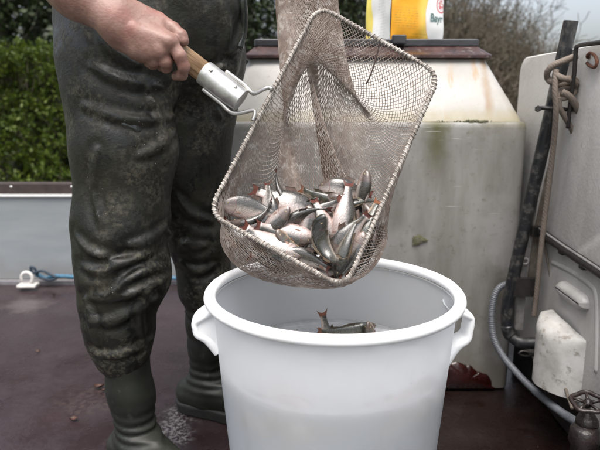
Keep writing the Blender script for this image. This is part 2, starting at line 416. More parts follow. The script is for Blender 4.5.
# white sloping top
LX0, LX1, LY, LZ = -.165, .595, 1.945, 1.078
top2 = [rrect(TX0+.012, TX1-.012, TY+.014, TY+.93, .03), rrect(TX0+.018, TX1-.018, TY+.022, TY+.92, .03), rrect(LX0-.004, LX1+.004, LY-.01, TY+.75, .03), rrect(LX0, LX1, LY, TY+.74, .03)]
tz = [TZ-.004, TZ+.012, LZ-.012, LZ]
rings = []
for k in range(3):
    for q in np.linspace(0, 1, 12 if k == 1 else 2, endpoint=(k == 2)):
        rings.append([(a[0]+(b_[0]-a[0])*q, a[1]+(b_[1]-a[1])*q + .003*vnoise(np.array([[a[0]*6, q*3, 1.]]))[0], tz[k]+(tz[k+1]-tz[k])*q) for a, b_ in zip(subdiv_ring(top2[k], 9), subdiv_ring(top2[k+1], 9))])
V, F = loft(rings); mk('sloping_top', V, F, M_tankw, t, auto=40)
# lid: sloping rusty flange, dark rim plate, hinge block
n = NT('lid_rust'); c = n.mix(n.ramp(n.noise(16, 6, .65), [(.38, 0), (.62, 1)]), (.030, .018, .018), (.066, .030, .025))
c = n.mix(n.rng(n.noise(50, 5), .55, .68, 0, .6), c, (.16, .13, .12)); n.p(col=c, rough=n.ramp(n.noise(8, 4), [(.35, .12), (.65, .5)])); n.bump(n.noise(40, 5), .3, .003); M_lid = n.m
M_lidrim = simple('lid_rim', (.035, .036, .040), .45, 30, .4, .3, .002)
lo2 = rrect(LX0-.012, LX1+.012, LY-.022, TY+.76, .012); hi2 = rrect(LX0+.018, LX1-.018, LY+.035, TY+.72, .012)
V, F = loft([[(x, y, LZ+.0015) for x, y in lo2], [(x, y, LZ+.010) for x, y in lo2], [(x, y, LZ+.040) for x, y in hi2]])
mk('lid', V, F, M_lid, t, smooth=False)
lidr = lambda d, z: [(x, y, z) for x, y in rrect(LX0+.016-d, LX1-.016+d, LY+.033-d, TY+.722+d, .012)]
V, F = loft([lidr(-.002, LZ+.0415), lidr(0, LZ+.0435), lidr(0, LZ+.060), lidr(-.004, LZ+.064)])
mk('lid_rim', V, F, M_lidrim, t, smooth=False)
q = P(398, 43, LY+.03); LIDTOP = LZ+.064
bev(MB().box(q[0]-.022, q[0]+.022, LY+.0, LY+.032, LZ+.045, LZ+.074).obj('hinge_block', M_lidrim, t, smooth=False), .004)
# flaked edge: red primer showing at the foot of the tank, mossy chip, mould at the ledge
M_red = simple('red_primer', (.030, .0055, .0045), .25, 25, .65, .4, .003)
def chip(px_, name, m_, y, th, seed, pr):
    c0 = np.mean([P(a, b_, y) for a, b_ in px_], 0); o = spline([P(a, b_, y) for a, b_ in px_], 6, True)
    o = o + np.stack([.004*vnoise(o*60, seed), 0*o[:,0], .004*vnoise(o*60+9, seed)], -1)*pr
    o[:, 2] = np.maximum(o[:, 2], .003)
    inn = c0 + (o-c0)*.86; k = len(o)
    V = [p for p in o] + [(p[0], y-th, p[2]) for p in inn] + [(c0[0], y-th*1.15, c0[2])]
    F = [(j, (j+1) % k, k+(j+1) % k, k+j) for j in range(k)] + [(k+j, k+(j+1) % k, 2*k) for j in range(k)]
    return mk(name, V, [q_[::-1] for q_ in F], m_, t)
chip([(440,366), (452,362), (470,366), (478,372), (488,376), (493,384), (491,392), (462,393), (437,393)], 'flaked_patch', M_red, TY-.004, .010, 4, 1.5)
M_moss = simple('moss', (.075, .078, .030), .9, 90, .5, .8, .003, c2=(.16, .15, .11))
chip([(410,239), (416,236), (425,237), (429,240), (424,243), (418,245), (411,243)], 'moss_chip', M_moss, TY-.004, .0012, 8, 2.6)
# lumpy mould line along the ledge
b = MB()
for x in np.linspace(P(385,122,TY)[0], TX1-.03, 170):
    k = max(0, fbm(np.array([[x*13, 2., 0.]]), 3, 21)[0]+.32)
    if k > .05:
        r_ = .0016+.0042*k; vv, ff = lathe([(.001, r_), (r_*.8, r_*.5), (r_, 0), (r_*.8, -r_*.4), (.001, -r_*.6)], 7, (x + random.uniform(-.004, .004), TY+.008, TZ-.001+random.uniform(-.004, .004))); b.add(vv, [q_[::-1] for q_ in ff])
b.obj('mould', M_moss, t)['kind'] = 'stuff'

# ------------------------------------------------------------------ right tank
RX = .725
n = NT('right_tank_grey'); X, Yy, Z = n.sep(n.obj)[:3]
st = n.noise(6, 6, .62, n.map(n.obj, (1, 1.2, .3)))
c = n.mix(n.ramp(st, [(.32, 0), (.66, 1)]), (.29, .28, .265), (.45, .44, .42))
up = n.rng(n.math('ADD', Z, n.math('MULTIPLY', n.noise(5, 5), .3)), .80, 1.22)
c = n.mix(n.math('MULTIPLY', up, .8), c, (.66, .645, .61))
c = n.mix(n.rng(n.noise(45, 5, .7), .60, .74, 0, .45), c, (.16, .15, .14))
low = n.rng(n.math('ADD', Z, n.math('MULTIPLY', n.noise(8, 5, .6), -.2)), -.07, .14, .8, 0)
c = n.mix(low, c, (.17, .16, .145))
n.p(col=c, rough=n.ramp(n.noise(18, 4), [(.3, .28), (.7, .55)])); n.bump(n.math('ADD', n.noise(16, 5), n.math('MULTIPLY', n.vor(120), .35)), .25, .004); M_rt = n.m
t = thing('fish_tank', 'pale grey fish tank seen from its side with a rounded white upper corner', 'tank', (0, 0, 0))
def yz_round(y0, y1, z0, z1, r):
    o = []
    for cy_, cz_, a0, rr in ((y1-r, z1-r, 0, r), (y0+r, z1-r, 90, r)):
        for a in np.linspace(a0, a0+90, 8): o.append((cy_+rr*math.cos(R(a)), cz_+rr*math.sin(R(a))))
    o += [(y0, z0), (y1, z0)]; return o
prof = np.array(yz_round(.62, 2.02, .150, 1.085, .055)); pc = prof.mean(0)
pd = np.array(subdiv_ring([tuple(p) for p in prof], .05))
ring = lambda x, ins: [(x, pc[0]+(p[0]-pc[0])*(1-ins/.7), pc[1]+(p[1]-pc[1])*(1-ins/.5)) for p in pd]
V, F = loft([ring(RX+.0, .018), ring(RX+.003, .008), ring(RX+.009, .002), ring(RX+.02, 0), ring(RX+.6, 0)])
o = mk('tank_shell', V, [q_[::-1] for q_ in F], M_rt, t, smooth=True, auto=35)
bev(MB().box(RX+.05, RX+.62, .64, 2.0, .0, .1485).obj('base_frame', simple('frame_dark', (.022, .018, .016), .5, 30, .5, .3, .002), t, smooth=False), .006)
# embossed frames on its face (seen right of the fittings)
def ypanel(name, y0, y1, z0, z1, th, m_, w=.012):
    r_ = rrect(y0, y1, z0, z1, min(.03, (y1-y0)*.3), 5); c_ = np.array([(y0+y1)/2, (z0+z1)/2])
    rg = lambda d, x: [(x, p[0] + (c_[0]-p[0])*d/abs(y1-y0)*2, p[1] + (c_[1]-p[1])*d/abs(z1-z0)*2) for p in r_]
    V, F = loft([rg(0, RX+.002), rg(.002, RX-th*.6), rg(w, RX-th), rg(w*1.5, RX-th)], False, True)
    return mk(name, V, F, m_, t, auto=60)
q0, q1 = PX(562, 278, RX), PX(588, 322, RX)
ypanel('raised_pad', q1[1], q0[1], q1[2]+.02, q0[2], .022, M_rt)
q0, q1 = PX(556, 262, RX), PX(596, 300, RX)
rim = spline([PX(552, 262, RX), PX(572, 272, RX), PX(590, 285, RX), PX(596, 296, RX), PX(597, 330, RX), PX(596, 372, RX)], 8)
vv, ff = tube(rim + [[.003, 0, 0]], .008, 8); mk('raised_bead', vv, ff, M_rt, t)
# curved fairing at the foot (white, chipped, open towards the pipe)
n = NT('fairing_white'); c = n.mix(n.ramp(n.noise(12, 6, .6), [(.35, 0), (.65, 1)]), (.33, .32, .30), (.54, .53, .51))
c = n.mix(n.rng(n.noise(38, 5, .7), .54, .68, 0, .7), c, (.16, .13, .10)); n.p(col=c, rough=.5); n.bump(n.noise(40, 5), .3, .003); M_fair = n.m
def fairing(u, w):      # u from the open edge (far) round the bulge to where it dies into the shell, w up
    z0, z1 = .185, .368
    ed = (.020*math.exp(-((w-.36)/.05)**2) - .012*math.exp(-((w-.22)/.06)**2) - .012*math.exp(-((w-.62)/.10)**2) + .006*vnoise(np.array([[w*23, 3., 0]]))[0]) * max(0, 1-u*9)
    flare = .030*max(0, (w-.66)/.34)**2*max(0, 1-u*2.2)
    y = 1.56 - u*.165 - ed + flare
    cap = math.sqrt(max(0, 1-(max(0, w-.80)/.20)**2))           # the top rounds over into the shell
    pro = .080*(math.sin(min(1, (u+.30)/1.30)*math.pi))**.8*(.25+.75*cap)
    return (RX + .002 - pro, y, z0 + (z1-z0)*w - .030*max(0, u-.45)*w)
V, F = sheet(fairing, 24, 26); V = np.array(V)
inner = V + np.array([.007, 0, -.001]); k = len(V)
F2 = [q_[::-1] for q_ in F] + [tuple(i+k for i in q_) for q_ in F]
F2 += [(j*24, j*24+k, (j+1)*24+k, (j+1)*24) for j in range(25)] + [(25*24+i, 25*24+i+1, 25*24+i+1+k, 25*24+i+k)[::-1] for i in range(23)]
mk('fairing', np.concatenate([V, inner]), F2, M_fair, t, auto=60)
# rusty lifting hook and stain high on the shell
M_rustm = simple('rust', (.12, .045, .022), .75, 60, .5, .6, .003)
hk = spline([PX(588, 56, RX-.008), PX(590, 53, RX-.01), PX(594, 55, RX-.012), PX(597, 61, RX-.012), PX(595, 67, RX-.012), PX(590, 66, RX-.01), PX(587, 63, RX-.004)], 6)
vv, ff = tube(hk, .0042, 7); mk('hook', vv, ff, M_rustm, t)
vv, ff = lathe([(.0005, .007), (.006, .006), (.008, 0)], 10); vv = np.stack([-vv[:,2], vv[:,0], vv[:,1]], 1)
mk('bolt', vv+PX(589, 56, RX-.002), ff, M_rustm, t)
# ------------------------------------------------------------------ fittings in the corner between the tanks
n = NT('black_pipe'); zz = n.sep(n.obj)[2]
c = n.mix(n.rng(n.noise(30, 6, .7), .48, .66, 0, .8), (.010, .011, .013), (.085, .080, .072))
n.p(col=c, rough=n.ramp(n.noise(20, 5), [(.3, .25), (.7, .6)])); n.bump(n.noise(80, 4), .25, .002); M_pipe = n.m
pp = [P(571, 21, 1.62), P(556, 90, 1.64), P(540, 160, 1.67), P(524, 230, 1.70), P(512, 284, 1.72), P(507, 312, 1.725), P(509, 332, 1.72), P(520, 342, 1.70), P(534, 343, 1.68), P(552, 343, 1.66)]
t = thing('drain_pipe', 'tall black plastic pipe leaning between the two tanks, bent at the bottom', 'pipe', tuple(pp[5]))
sp = spline(pp, 10); vv, ff = tube(sp, .0185, 18, cap=False); mk('pipe', vv, ff, M_pipe, t)
ax = sp[0]-sp[4]; ax /= np.linalg.norm(ax)
vv, ff = tube([sp[0]+ax*.001, sp[0]-ax*.04], .0155, 18, cap=False); mk('bore', vv, [q[::-1] for q in ff], M_pipe, t)
u = np.cross(ax, [0,1,0]); u /= np.linalg.norm(u); w = np.cross(ax, u); a = np.linspace(0, 2*np.pi, 18, endpoint=False)
rg = np.concatenate([sp[0] + r_*(np.cos(a)[:,None]*u+np.sin(a)[:,None]*w) + ax*.001 for r_ in (.0185, .0155)])
mk('pipe_lip', rg, [(j, (j+1) % 18, 18+(j+1) % 18, 18+j) for j in range(18)], M_pipe, t)
i0 = int(len(sp)*.62); vv, ff = tube(sp[i0:i0+8], [.0205]*8, 18); mk('pipe_sleeve', vv, ff, M_pipe, t)
# steel channel behind it
M_ch = simple('channel_steel', (.21, .19, .16), .6, 35, .55, .4, .002, c2=(.085, .055, .035))
M_chl = simple('channel_light', (.30, .29, .28), .5, 30, .6, .4, .002, c2=(.12, .11, .10))
t = thing('steel_channel', 'rust brown steel channel bolted upright behind the black pipe', 'channel', tuple(P(530, 300, 1.74)))
def quadbar(pts, th):    # pts: list of (left, right) corner pairs down the bar, thickness backwards
    V = []; 
    for l_, r_ in pts: V += [l_, r_, r_+np.array([0, th, 0]), l_+np.array([0, th, 0])]
    F = []; k = len(pts)
    for i in range(k-1):
        for j in range(4): F.append((i*4+j, (i+1)*4+j, (i+1)*4+(j+1) % 4, i*4+(j+1) % 4))
    F += [(0,1,2,3), ((k-1)*4+3, (k-1)*4+2, (k-1)*4+1, (k-1)*4)]; return V, F
V, F = quadbar([(P(552, 148, 1.72), P(558, 148, 1.72)), (P(543, 190, 1.72), P(553, 190, 1.72)), (P(534, 232, 1.73), P(547, 232, 1.73)), (P(528, 279, 1.74), P(543, 279, 1.74))], .006)
mk('web', V, F, M_ch, t, smooth=False)
V, F = quadbar([(P(531, 200, 1.715), P(538, 200, 1.715)), (P(525, 235, 1.725), P(533, 235, 1.725)), (P(518, 278, 1.735), P(527, 278, 1.735)), (P(515, 330, 1.745), P(523, 330, 1.745))], .012)
mk('flange', V, F, M_chl, t, smooth=False)
V, F = quadbar([(P(512, 279, 1.70), P(546, 279, 1.70)), (P(512, 297, 1.705), P(546, 297, 1.705))], .02)
mk('cross_plate', V, F, simple('dark_steel', (.030, .027, .024), .5, 40, .5, .3, .002), t, smooth=False)
M_dark = simple('dark_iron', (.020, .017, .015), .45, 50, .6, .4, .002)
qp = P(536, 231, 1.715); bev(MB().box(qp[0]-.014, qp[0]+.014, qp[1]-.008, qp[1]+.008, qp[2]-.016, qp[2]+.016).obj('square_nut', M_dark, t, smooth=False), .003)
qp = P(525, 261, 1.715)
vv, ff = lathe([(.006, -.004), (.006, .005), (.012, .005), (.012, -.004)], 16, closed=True); vv = np.stack([vv[:,0], -vv[:,2], vv[:,1]], 1)
mk('eye_bolt', vv+qp, [q[::-1] for q in ff], M_chl, t)
# dark horizontal rail along the right tank
t = thing('rubber_rail', 'thin black rail running along the side of the right tank', 'rail', tuple(PX(545, 236, RX-.01)))
pts = [PX(541, 232, RX-.014), PX(556, 243, RX-.014), PX(575, 256, RX-.014), PX(602, 274, RX-.014), PX(640, 300, RX-.014), PX(690, 334, RX-.014)]
vv, ff = tube(spline(pts, 4), .0125, 10); mk('rail', vv, ff, M_dark, t)
M_glint = simple('glint_grey', (.26, .25, .24), .4, 60, .5, .3, .001)  # pale grey strip along the rail, put in as its highlight
vv, ff = tube(spline([p+np.array([-.006, 0, .0108]) for p in pts], 4), .0035, 8); mk('glint_strip', vv, ff, M_glint, t)
b = MB()
for p_ in spline(pts, 3)[1::3]:
    b.box(p_[0]-.004, p_[0]+.016, p_[1]-.012, p_[1]+.012, p_[2]-.02, p_[2]-.006)
b.each('clip', M_dark, t, False)
# black rod handle hooked over the tank edge
t = thing('rod_handle', 'bent black steel rod handle on the upper edge of the right tank', 'handle', tuple(P(557, 55, 1.60)))
rod = spline([P(606, 42, 1.44), P(596, 43, 1.47), P(585, 44.5, 1.51), P(578.5, 46, 1.54), P(576, 50, 1.55), P(574, 75, 1.555), P(570, 105, 1.57), P(568, 128, 1.58)], 6)
vv, ff = tube(rod, .0058, 8); mk('rod', vv, ff, M_dark, t)
vv, ff = tube([P(537, 108, 1.61), P(546, 108, 1.598), P(560, 109, 1.588), P(572, 110, 1.578)], .0052, 8); mk('cross_bar', vv, ff, M_dark, t)
b = MB()
for px_ in (538, 571): b.tube([P(px_, 109, 1.600), P(px_, 109, 1.582)], .009, 6)
b.each('end_nut', M_dark, t, False)
# rope
n = NT('rope'); tw = n.n('ShaderNodeTexWave'); n.l(n.map(n.obj, (1, 1, 1), rot=(.5, .6, .2)), tw.inputs['Vector']); tw.inputs['Scale'].default_value = 55; tw.inputs['Distortion'].default_value = 1.5
n.p(col=n.mix(n.noise(40, 5), (.095, .072, .057), (.205, .170, .142)), rough=.85); n.bump(n.math('ADD', tw.outputs['Fac'], n.noise(220, 4)), .28, .0015); M_rope = n.m
t = thing('rope', 'brown rope tied round the black pipe with its ends hanging down', 'rope', tuple(P(551, 110, 1.58)))
def rope(name, pts, r): vv, ff = tube(spline(pts, 10), r*.86, 10); return mk(name, vv, ff, M_rope, t)
rope('loop', [P(577, 56, 1.575), P(566, 60, 1.575), P(554, 65, 1.578), P(547.5, 72, 1.59), P(548, 79, 1.60), P(553, 82, 1.585), P(563, 79, 1.57), P(573, 79, 1.572), P(575, 82, 1.59), P(566, 84, 1.60), P(558, 86, 1.598)], .0098)
rope('knot', [P(556, 75, 1.572), P(562, 78, 1.562), P(570, 80, 1.563), P(576, 84, 1.57), P(572, 89, 1.585), P(562, 90, 1.59), P(559, 95, 1.575), P(563, 98, 1.565), P(571, 95, 1.57), P(575, 90, 1.58)], .0095)
rope('hanging_strand', [P(556, 70, 1.575), P(555, 90, 1.565), P(556, 112, 1.57), P(553, 150, 1.60), P(547, 200, 1.63), P(541, 250, 1.65), P(536, 300, 1.665), P(534, 316, 1.668)], .0088)
rope('hanging_end', [P(562, 92, 1.56), P(570, 97, 1.56), P(577, 108, 1.57), P(582, 122, 1.585), P(584, 134, 1.595), P(583, 139, 1.60)], .0105)
rope('hanging_end', [P(559, 97, 1.565), P(560, 108, 1.57), P(566, 119, 1.58), P(572, 130, 1.59), P(576, 138, 1.598), P(581, 139, 1.60)], .0085)
# thin cord down to the valve
t = thing('cord', 'thin brown cord running down to the valve wheel', 'cord', tuple(P(552, 300, 1.6)))
vv, ff = tube(spline([P(543, 238, 1.67), P(548, 262, 1.655), P(553, 290, 1.63), P(558, 325, 1.58), P(561, 355, 1.55), P(565, 385, 1.44), P(572, 408, 1.30)], 8), .0042, 7); mk('cord', vv, ff, simple('cord_brown', (.15, .125, .10), .8, 80, .4, .5, .001), t)
# black wire loop
t = thing('wire_loop', 'small black wire loop sticking out under the pipe bend', 'wire', tuple(P(530, 354, 1.66)))
vv, ff = tube(spline([P(546, 354, 1.66), P(536, 355, 1.66), P(525, 356, 1.66), P(519, 353.5, 1.66), P(523, 351, 1.66), P(531, 353, 1.655), P(540, 356, 1.655)], 8), .0032, 7); mk('wire', vv, ff, M_dark, t)
# corrugated hose
n = NT('hose_grey'); n.p(col=n.mix(n.noise(25, 5), (.085, .092, .105), (.15, .158, .175)), rough=.42); n.bump(n.noise(60, 4), .2, .002); M_hose = n.m
t = thing('hose', 'grey corrugated hose curving down to the floor by the valve', 'hose', tuple(P(500, 350, 1.74)))
hp = spline([P(512, 283, 1.775), P(500, 287, 1.772), P(494, 298, 1.768), P(491.5, 318, 1.76), P(494, 338, 1.745), P(503, 356, 1.71), P(517, 373, 1.65), P(535, 391, 1.58), P(553, 406, 1.46), P(570, 418, 1.36), P(586, 428, 1.25)], 12)
L = np.concatenate([[0], np.cumsum(np.linalg.norm(np.diff(hp, axis=0), axis=1))]); s_ = np.arange(0, L[-1], .0017)
hp = np.stack([np.interp(s_, L, hp[:, k]) for k in range(3)], 1); hp[:, 2] = np.maximum(hp[:, 2], .0155)
vv, ff = tube(hp, .0098 + .0013*np.cos(s_*2*np.pi/.0060), 14); mk('hose', vv, ff, M_hose, t)
# gate valve
M_iron = simple('iron_wet', (.024, .017, .016), .3, 45, .6, .5, .003)
M_wheel = simple('wheel_iron', (.030, .020, .018), .35, 45, .65, .4, .002)
vc = P(588, 402, 1.19); t = thing('gate_valve', 'dark iron gate valve with a spoked handwheel at floor level', 'valve', (vc[0], vc[1], 0))
tilt = Matrix.Rotation(R(10), 3, 'X') @ Matrix.Rotation(R(-8), 3, 'Y')
def T(v_): return np.array([np.array(tilt @ Vector(map(float, p_)))*.70 for p_ in v_]) + vc
a = np.linspace(0, 2*np.pi, 60, endpoint=False)
rr = .047 + .0035*np.cos(5*a); vv, ff = tube(np.stack([rr*np.cos(a), rr*np.sin(a), 0*a], 1), .0072, 10, closed=True); wh = mk('handwheel', T(vv), ff, M_wheel, t)
for k in range(5):
    q_ = 2*np.pi*k/5; vv, ff = tube([(.010*math.cos(q_), .010*math.sin(q_), -.003), (.028*math.cos(q_), .028*math.sin(q_), -.001), (.045*math.cos(q_), .045*math.sin(q_), 0)], [.0062, .0048, .0055], 8)
    mk('spoke', T(vv), ff, M_wheel, wh)
vv, ff = lathe([(.0005, .010), (.007, .010), (.0075, .004), (.013, .003), (.013, -.008), (.0085, -.012), (.0085, -.036), (.018, -.040), (.018, -.052), (.026, -.056), (.034, -.072), (.036, -.088), (.0005, -.089)], 20)
mk('stem', T(vv), [q[::-1] for q in ff], M_iron, t)
z0 = vc[2]
vv, ff = lathe([(.0005, z0-.057), (.025, z0-.059), (.031, z0-.068), (.033, z0-.095), (.026, z0-.110), (.026, .030), (.046, .018), (.046, .012), (.055, .010), (.055, .001), (.0005, .001)], 24, (vc[0], vc[1], 0)); mk('valve_body', vv, [q[::-1] for q in ff], M_iron, t)
b = MB()
for k in range(6):
    q_ = 2*np.pi*k/6+.3; b.tube([(vc[0]+.049*math.cos(q_), vc[1]+.049*math.sin(q_), .008), (vc[0]+.049*math.cos(q_), vc[1]+.049*math.sin(q_), .018)], .0045, 6)
b.each('flange_bolt', M_iron, t, False)

# ------------------------------------------------------------------ feed bag on the lid
bw, bd, bh = .232, .135, .46
bag_c = (P(390, 43, 2.07)); ang = R(30); rot = Matrix.Rotation(ang, 3, 'Z')
rx_ = np.array(rot @ Vector((1, 0, 0))); ry_ = np.array(rot @ Vector((0, 1, 0)))
B0 = np.array([bag_c[0], bag_c[1], LIDTOP+.001])          # foot of the near vertical edge (front / gusset)
def bagpt(x, y, z): return B0 + x*rx_ + y*ry_ + np.array([0, 0, z])
def crum(x, z, s): return .0035*float(fbm(np.array([[x*14, z*12, s]]), 3, 31)[0])
def bulge(x, z): e = (x/bw)*(1-x/bw)*4; h = max(0, min(1, z/bh)); return .018*max(e, 0)**.6*min(1, h*9)**.6*(1-.6*h**3) + crum(x, z, 1)*min(1, h*30)
def edge_x(z): return .004*math.sin(z*17+.4) + .003*math.sin(z*43)
n = NT('bag_front'); X, Yy, Z = n.sep(n.obj)[:3]       # x along the face, z up (the part's own axes)
def disc(cx_, cz_, r0, r1):
    v_ = n.map(n.obj, (1, 0, 1), (-cx_, 0, -cz_+.028)); k = n.n('ShaderNodeVectorMath'); k.operation = 'LENGTH'; n.l(v_, k.inputs[0]); return n.rng(k.outputs['Value'], r0, r1)
c = n.mix(n.rng(n.noise(7, 3), .35, .65), (.72, .30, .012), (.82, .42, .02))
c = n.mix(n.math('MULTIPLY', disc(.262, .120, .172, .135), .8), c, (.86, .62, .14))
# small print: rows of short greenish ticks
rows = n.math('MULTIPLY', n.rng(n.math('SINE', n.math('MULTIPLY', Z, 760), 0), .2, .5), n.rng(n.noise(420, 2, .5, n.map(n.obj, (1, 1, .12))), .50, .54))
zone = n.math('MULTIPLY', n.math('MULTIPLY', n.rng(X, .008, .010), n.rng(X, .105, .100)), n.math('MULTIPLY', n.rng(Z, .042, .044), n.rng(Z, .112, .110)))
zone2 = n.math('MULTIPLY', n.math('MULTIPLY', n.rng(X, .078, .080), n.rng(X, .170, .166)), n.math('MULTIPLY', n.rng(Z, .010, .011), n.rng(Z, .032, .031)))
c = n.mix(n.math('MULTIPLY', n.math('MULTIPLY', rows, n.math('ADD', zone, zone2)), .6), c, (.22, .16, .04))
c = n.mix(disc(.262, .120, .1295, .1285), c, (.80, .50, .20))
c = n.mix(disc(.262, .120, .1265, .1255), c, (.84, .84, .82))
c = n.mix(n.math('MULTIPLY', disc(.214, .158, .0285, .0275), 1), c, (.62, .10, .12))
c = n.mix(disc(.214, .158, .0235, .0225), c, (.84, .82, .81))
c = n.mix(n.math('MULTIPLY', disc(.214, .158, .017, .016), n.rng(n.noise(160, 1), .48, .52)), c, (.62, .15, .16))
c = n.mix(n.rng(n.noise(24, 5, .65), .62, .75, 0, .22), c, (.35, .28, .15))
n.p(col=c, rough=.38); n.bump(n.noise(60, 4), .1, .001); M_bagf = n.m
n = NT('bag_side'); X, Yy, Z = n.sep(n.obj)[:3]
c = n.mix(n.rng(n.noise(9, 5), .35, .65), (.60, .60, .58), (.72, .72, .70))
txt = n.math('MULTIPLY', n.math('MULTIPLY', n.rng(n.math('SINE', n.math('MULTIPLY', Z, 640), 0), .1, .4), n.rng(n.noise(300, 2, .5, n.map(n.obj, (1, 1, .1))), .5, .54)), n.math('MULTIPLY', n.rng(Yy, .020, .024), n.rng(Yy, .085, .080)))
c = n.mix(n.math('MULTIPLY', txt, .35), c, (.25, .25, .24))
c = n.mix(n.rng(n.math('ADD', Yy, n.math('MULTIPLY', n.math('SINE', n.math('MULTIPLY', Z, 30), 0), .006)), .104, .108), c, (.70, .58, .12))
n.p(col=c, rough=.4); n.bump(n.noise(50, 4), .15, .001); M_bags = n.m
M_bagw = simple('bag_plain', (.70, .69, .66), .4, 20, .2, .15)
t = thing('feed_bag', 'yellow and white paper feed sack standing on the tank lid', 'sack', tuple(B0)); t.rotation_euler = (0, 0, ang)
def bagpart(name, fn, nu, nv, m_, flip=False):
    V, F = sheet(fn, nu, nv)
    if flip: F = [q_[::-1] for q_ in F]
    me = mesh_np(name, V, F); me.materials.append(m_); o = bpy.data.objects.new(name, me); COL.objects.link(o); o.parent = t; ORIG[o] = B0; return o
bagpart('front_panel', lambda u, w: (u*bw + edge_x(w*bh)*(1 if u > .5 else .3), -bulge(u*bw, w*bh), w*bh), 26, 40, M_bagf)
def gus(u, w):
    z = w*bh; fold = .022*max(0, 1-abs(u-.5)*2)*min(1, w*2.2)
    return (fold - .002 + edge_x(z)*.3*(1-u) + crum(u*bd, z, 5), u*bd - bulge(0, z)*(1-u), z)
bagpart('side_gusset', gus, 16, 40, M_bags, True)
bagpart('back_panel', lambda u, w: (u*bw, bd+bulge(u*bw, w*bh)*.7, w*bh), 12, 20, M_bagw, True)
bagpart('far_gusset', lambda u, w: (bw + edge_x(w*bh)*(1-u) - .02*max(0, 1-abs(u-.5)*2), u*bd - bulge(bw, w*bh)*(1-u), w*bh), 10, 40, M_bags)
bagpart('folded_top', lambda u, w: (u*bw, w*bd, bh+.035*math.sin(w*math.pi)), 10, 8, M_bagw)
def lettering(txt, x, z, size, m_):
    cu = bpy.data.curves.new('lettering', 'FONT'); cu.body = txt; cu.size = size; cu.extrude = .0; cu.offset = size*.022
    to = bpy.data.objects.new('tmp', cu); COL.objects.link(to); dg = bpy.context.evaluated_depsgraph_get()
    me = bpy.data.meshes.new_from_object(to.evaluated_get(dg)); bpy.data.objects.remove(to)
    for v_ in me.vertices:
        a_, b_ = v_.co.x + x, v_.co.y + z; v_.co = (a_, -bulge(a_, b_) - .0022, b_)
    me.name = 'lettering'; me.materials.clear(); me.materials.append(m_); o = bpy.data.objects.new('lettering', me); COL.objects.link(o); o.parent = t; ORIG[o] = B0
lettering('Bayr', .156, .072, .037, simple('print_green', (.10, .20, .19), .5, 20, .1, 0))
# ------------------------------------------------------------------ white tub with water
TC = np.array([.066, 1.105, 0]); RIM_Z, RO = .592, .250
n = NT('tub_plastic')
n.p(col=n.mix(n.rng(n.noise(6, 5, .6), .3, .7), (.90, .905, .91), (.93, .935, .94)), rough=.38, spec=.4)
sc_ = n.rng(n.noise(16, 5, .7, n.map(n.obj, (1, 1, .25))), .66, .72)
drt = n.math('MULTIPLY', n.rng(n.vor(46), .075, .035), n.rng(n.noise(7, 3), .56, .62)); smr = n.rng(n.noise(11, 6, .7, n.map(n.obj, (1, 1, .45))), .57, .70, 0, .30); lin = n.math('MULTIPLY', n.rng(n.noise(30, 3, .5, n.map(n.obj, (1, 1, .06), rot=(.15, .1, 0))), .68, .71), .35)
cc_ = n.b.inputs['Base Color'].links[0].from_socket; cc_ = n.mix(smr, cc_, (.62, .61, .57)); cc_ = n.mix(lin, cc_, (.55, .55, .53)); cc_ = n.mix(n.math('MULTIPLY', drt, .8), cc_, (.22, .19, .15)); n.l(cc_, n.b.inputs['Base Color']); n.bump(n.math('ADD', n.noise(40, 4), sc_), .06, .001)
rf = n.n('ShaderNodeBsdfRefraction'); rf.inputs['Color'].default_value = (.93, .95, .97, 1); rf.inputs['Roughness'].default_value = .48; rf.inputs['IOR'].default_value = 1.03
mx = n.n('ShaderNodeMixShader'); mx.inputs[0].default_value = .69; n.l(n.b.outputs[0], mx.inputs[1]); tl_ = n.n('ShaderNodeBsdfTranslucent'); tl_.inputs[0].default_value = (.97, .975, .985, 1); mt_ = n.n('ShaderNodeMixShader'); mt_.inputs[0].default_value = .80; n.l(rf.outputs[0], mt_.inputs[1]); n.l(tl_.outputs[0], mt_.inputs[2]); n.l(mt_.outputs[0], mx.inputs[2]); n.l(mx.outputs[0], n.out.inputs[0]); M_tub = n.m
n = NT('tub_inner_face'); r2_ = n.n('ShaderNodeBsdfRefraction'); r2_.inputs['Color'].default_value = (.95, .965, .98, 1); r2_.inputs['Roughness'].default_value = .35; r2_.inputs['IOR'].default_value = 1.02
g2_ = n.n('ShaderNodeBsdfGlossy'); g2_.inputs['Roughness'].default_value = .35; m2_ = n.n('ShaderNodeMixShader'); m2_.inputs[0].default_value = .06; n.l(r2_.outputs[0], m2_.inputs[1]); n.l(g2_.outputs[0], m2_.inputs[2]); n.l(m2_.outputs[0], n.out.inputs[0]); M_tubin = n.m
M_tubrim = simple('tub_rim', (.77, .78, .79), .36, 12, .05, .06)
t_tub = thing('tub', 'large round white plastic tub with two ear handles, holding water and fish', 'tub', tuple(TC))
RB = .190
def rad(z): return RB + (RO-.012-RB)*(z/RIM_Z)
prof = [(rad(z), z) for z in np.linspace(.004, RIM_Z-.022, 16)]
prof_in = [(rad(z)-.0045, z) for z in np.linspace(RIM_Z-.022, .012, 14)]
V, F = lathe([(.0005, .004)] + prof + prof_in + [(.0005, .012)], 96, TC); ow = mk('tub_wall', V, F, M_tub, t_tub, auto=60); ow.data.materials.append(M_tubin); ow.data.polygons.foreach_set('material_index', np.where(np.arange(len(ow.data.polygons)) >= 17*96, 1, 0).astype(np.int32))
cz_, cr_ = RIM_Z-.011, RO-.009
V, F = lathe([(cr_+.0115*math.cos(a), cz_+.0105*math.sin(a)) for a in np.linspace(0, 2*np.pi, 14, endpoint=False)], 96, TC, closed=True); mk('rim', V, F, M_tubrim, t_tub)
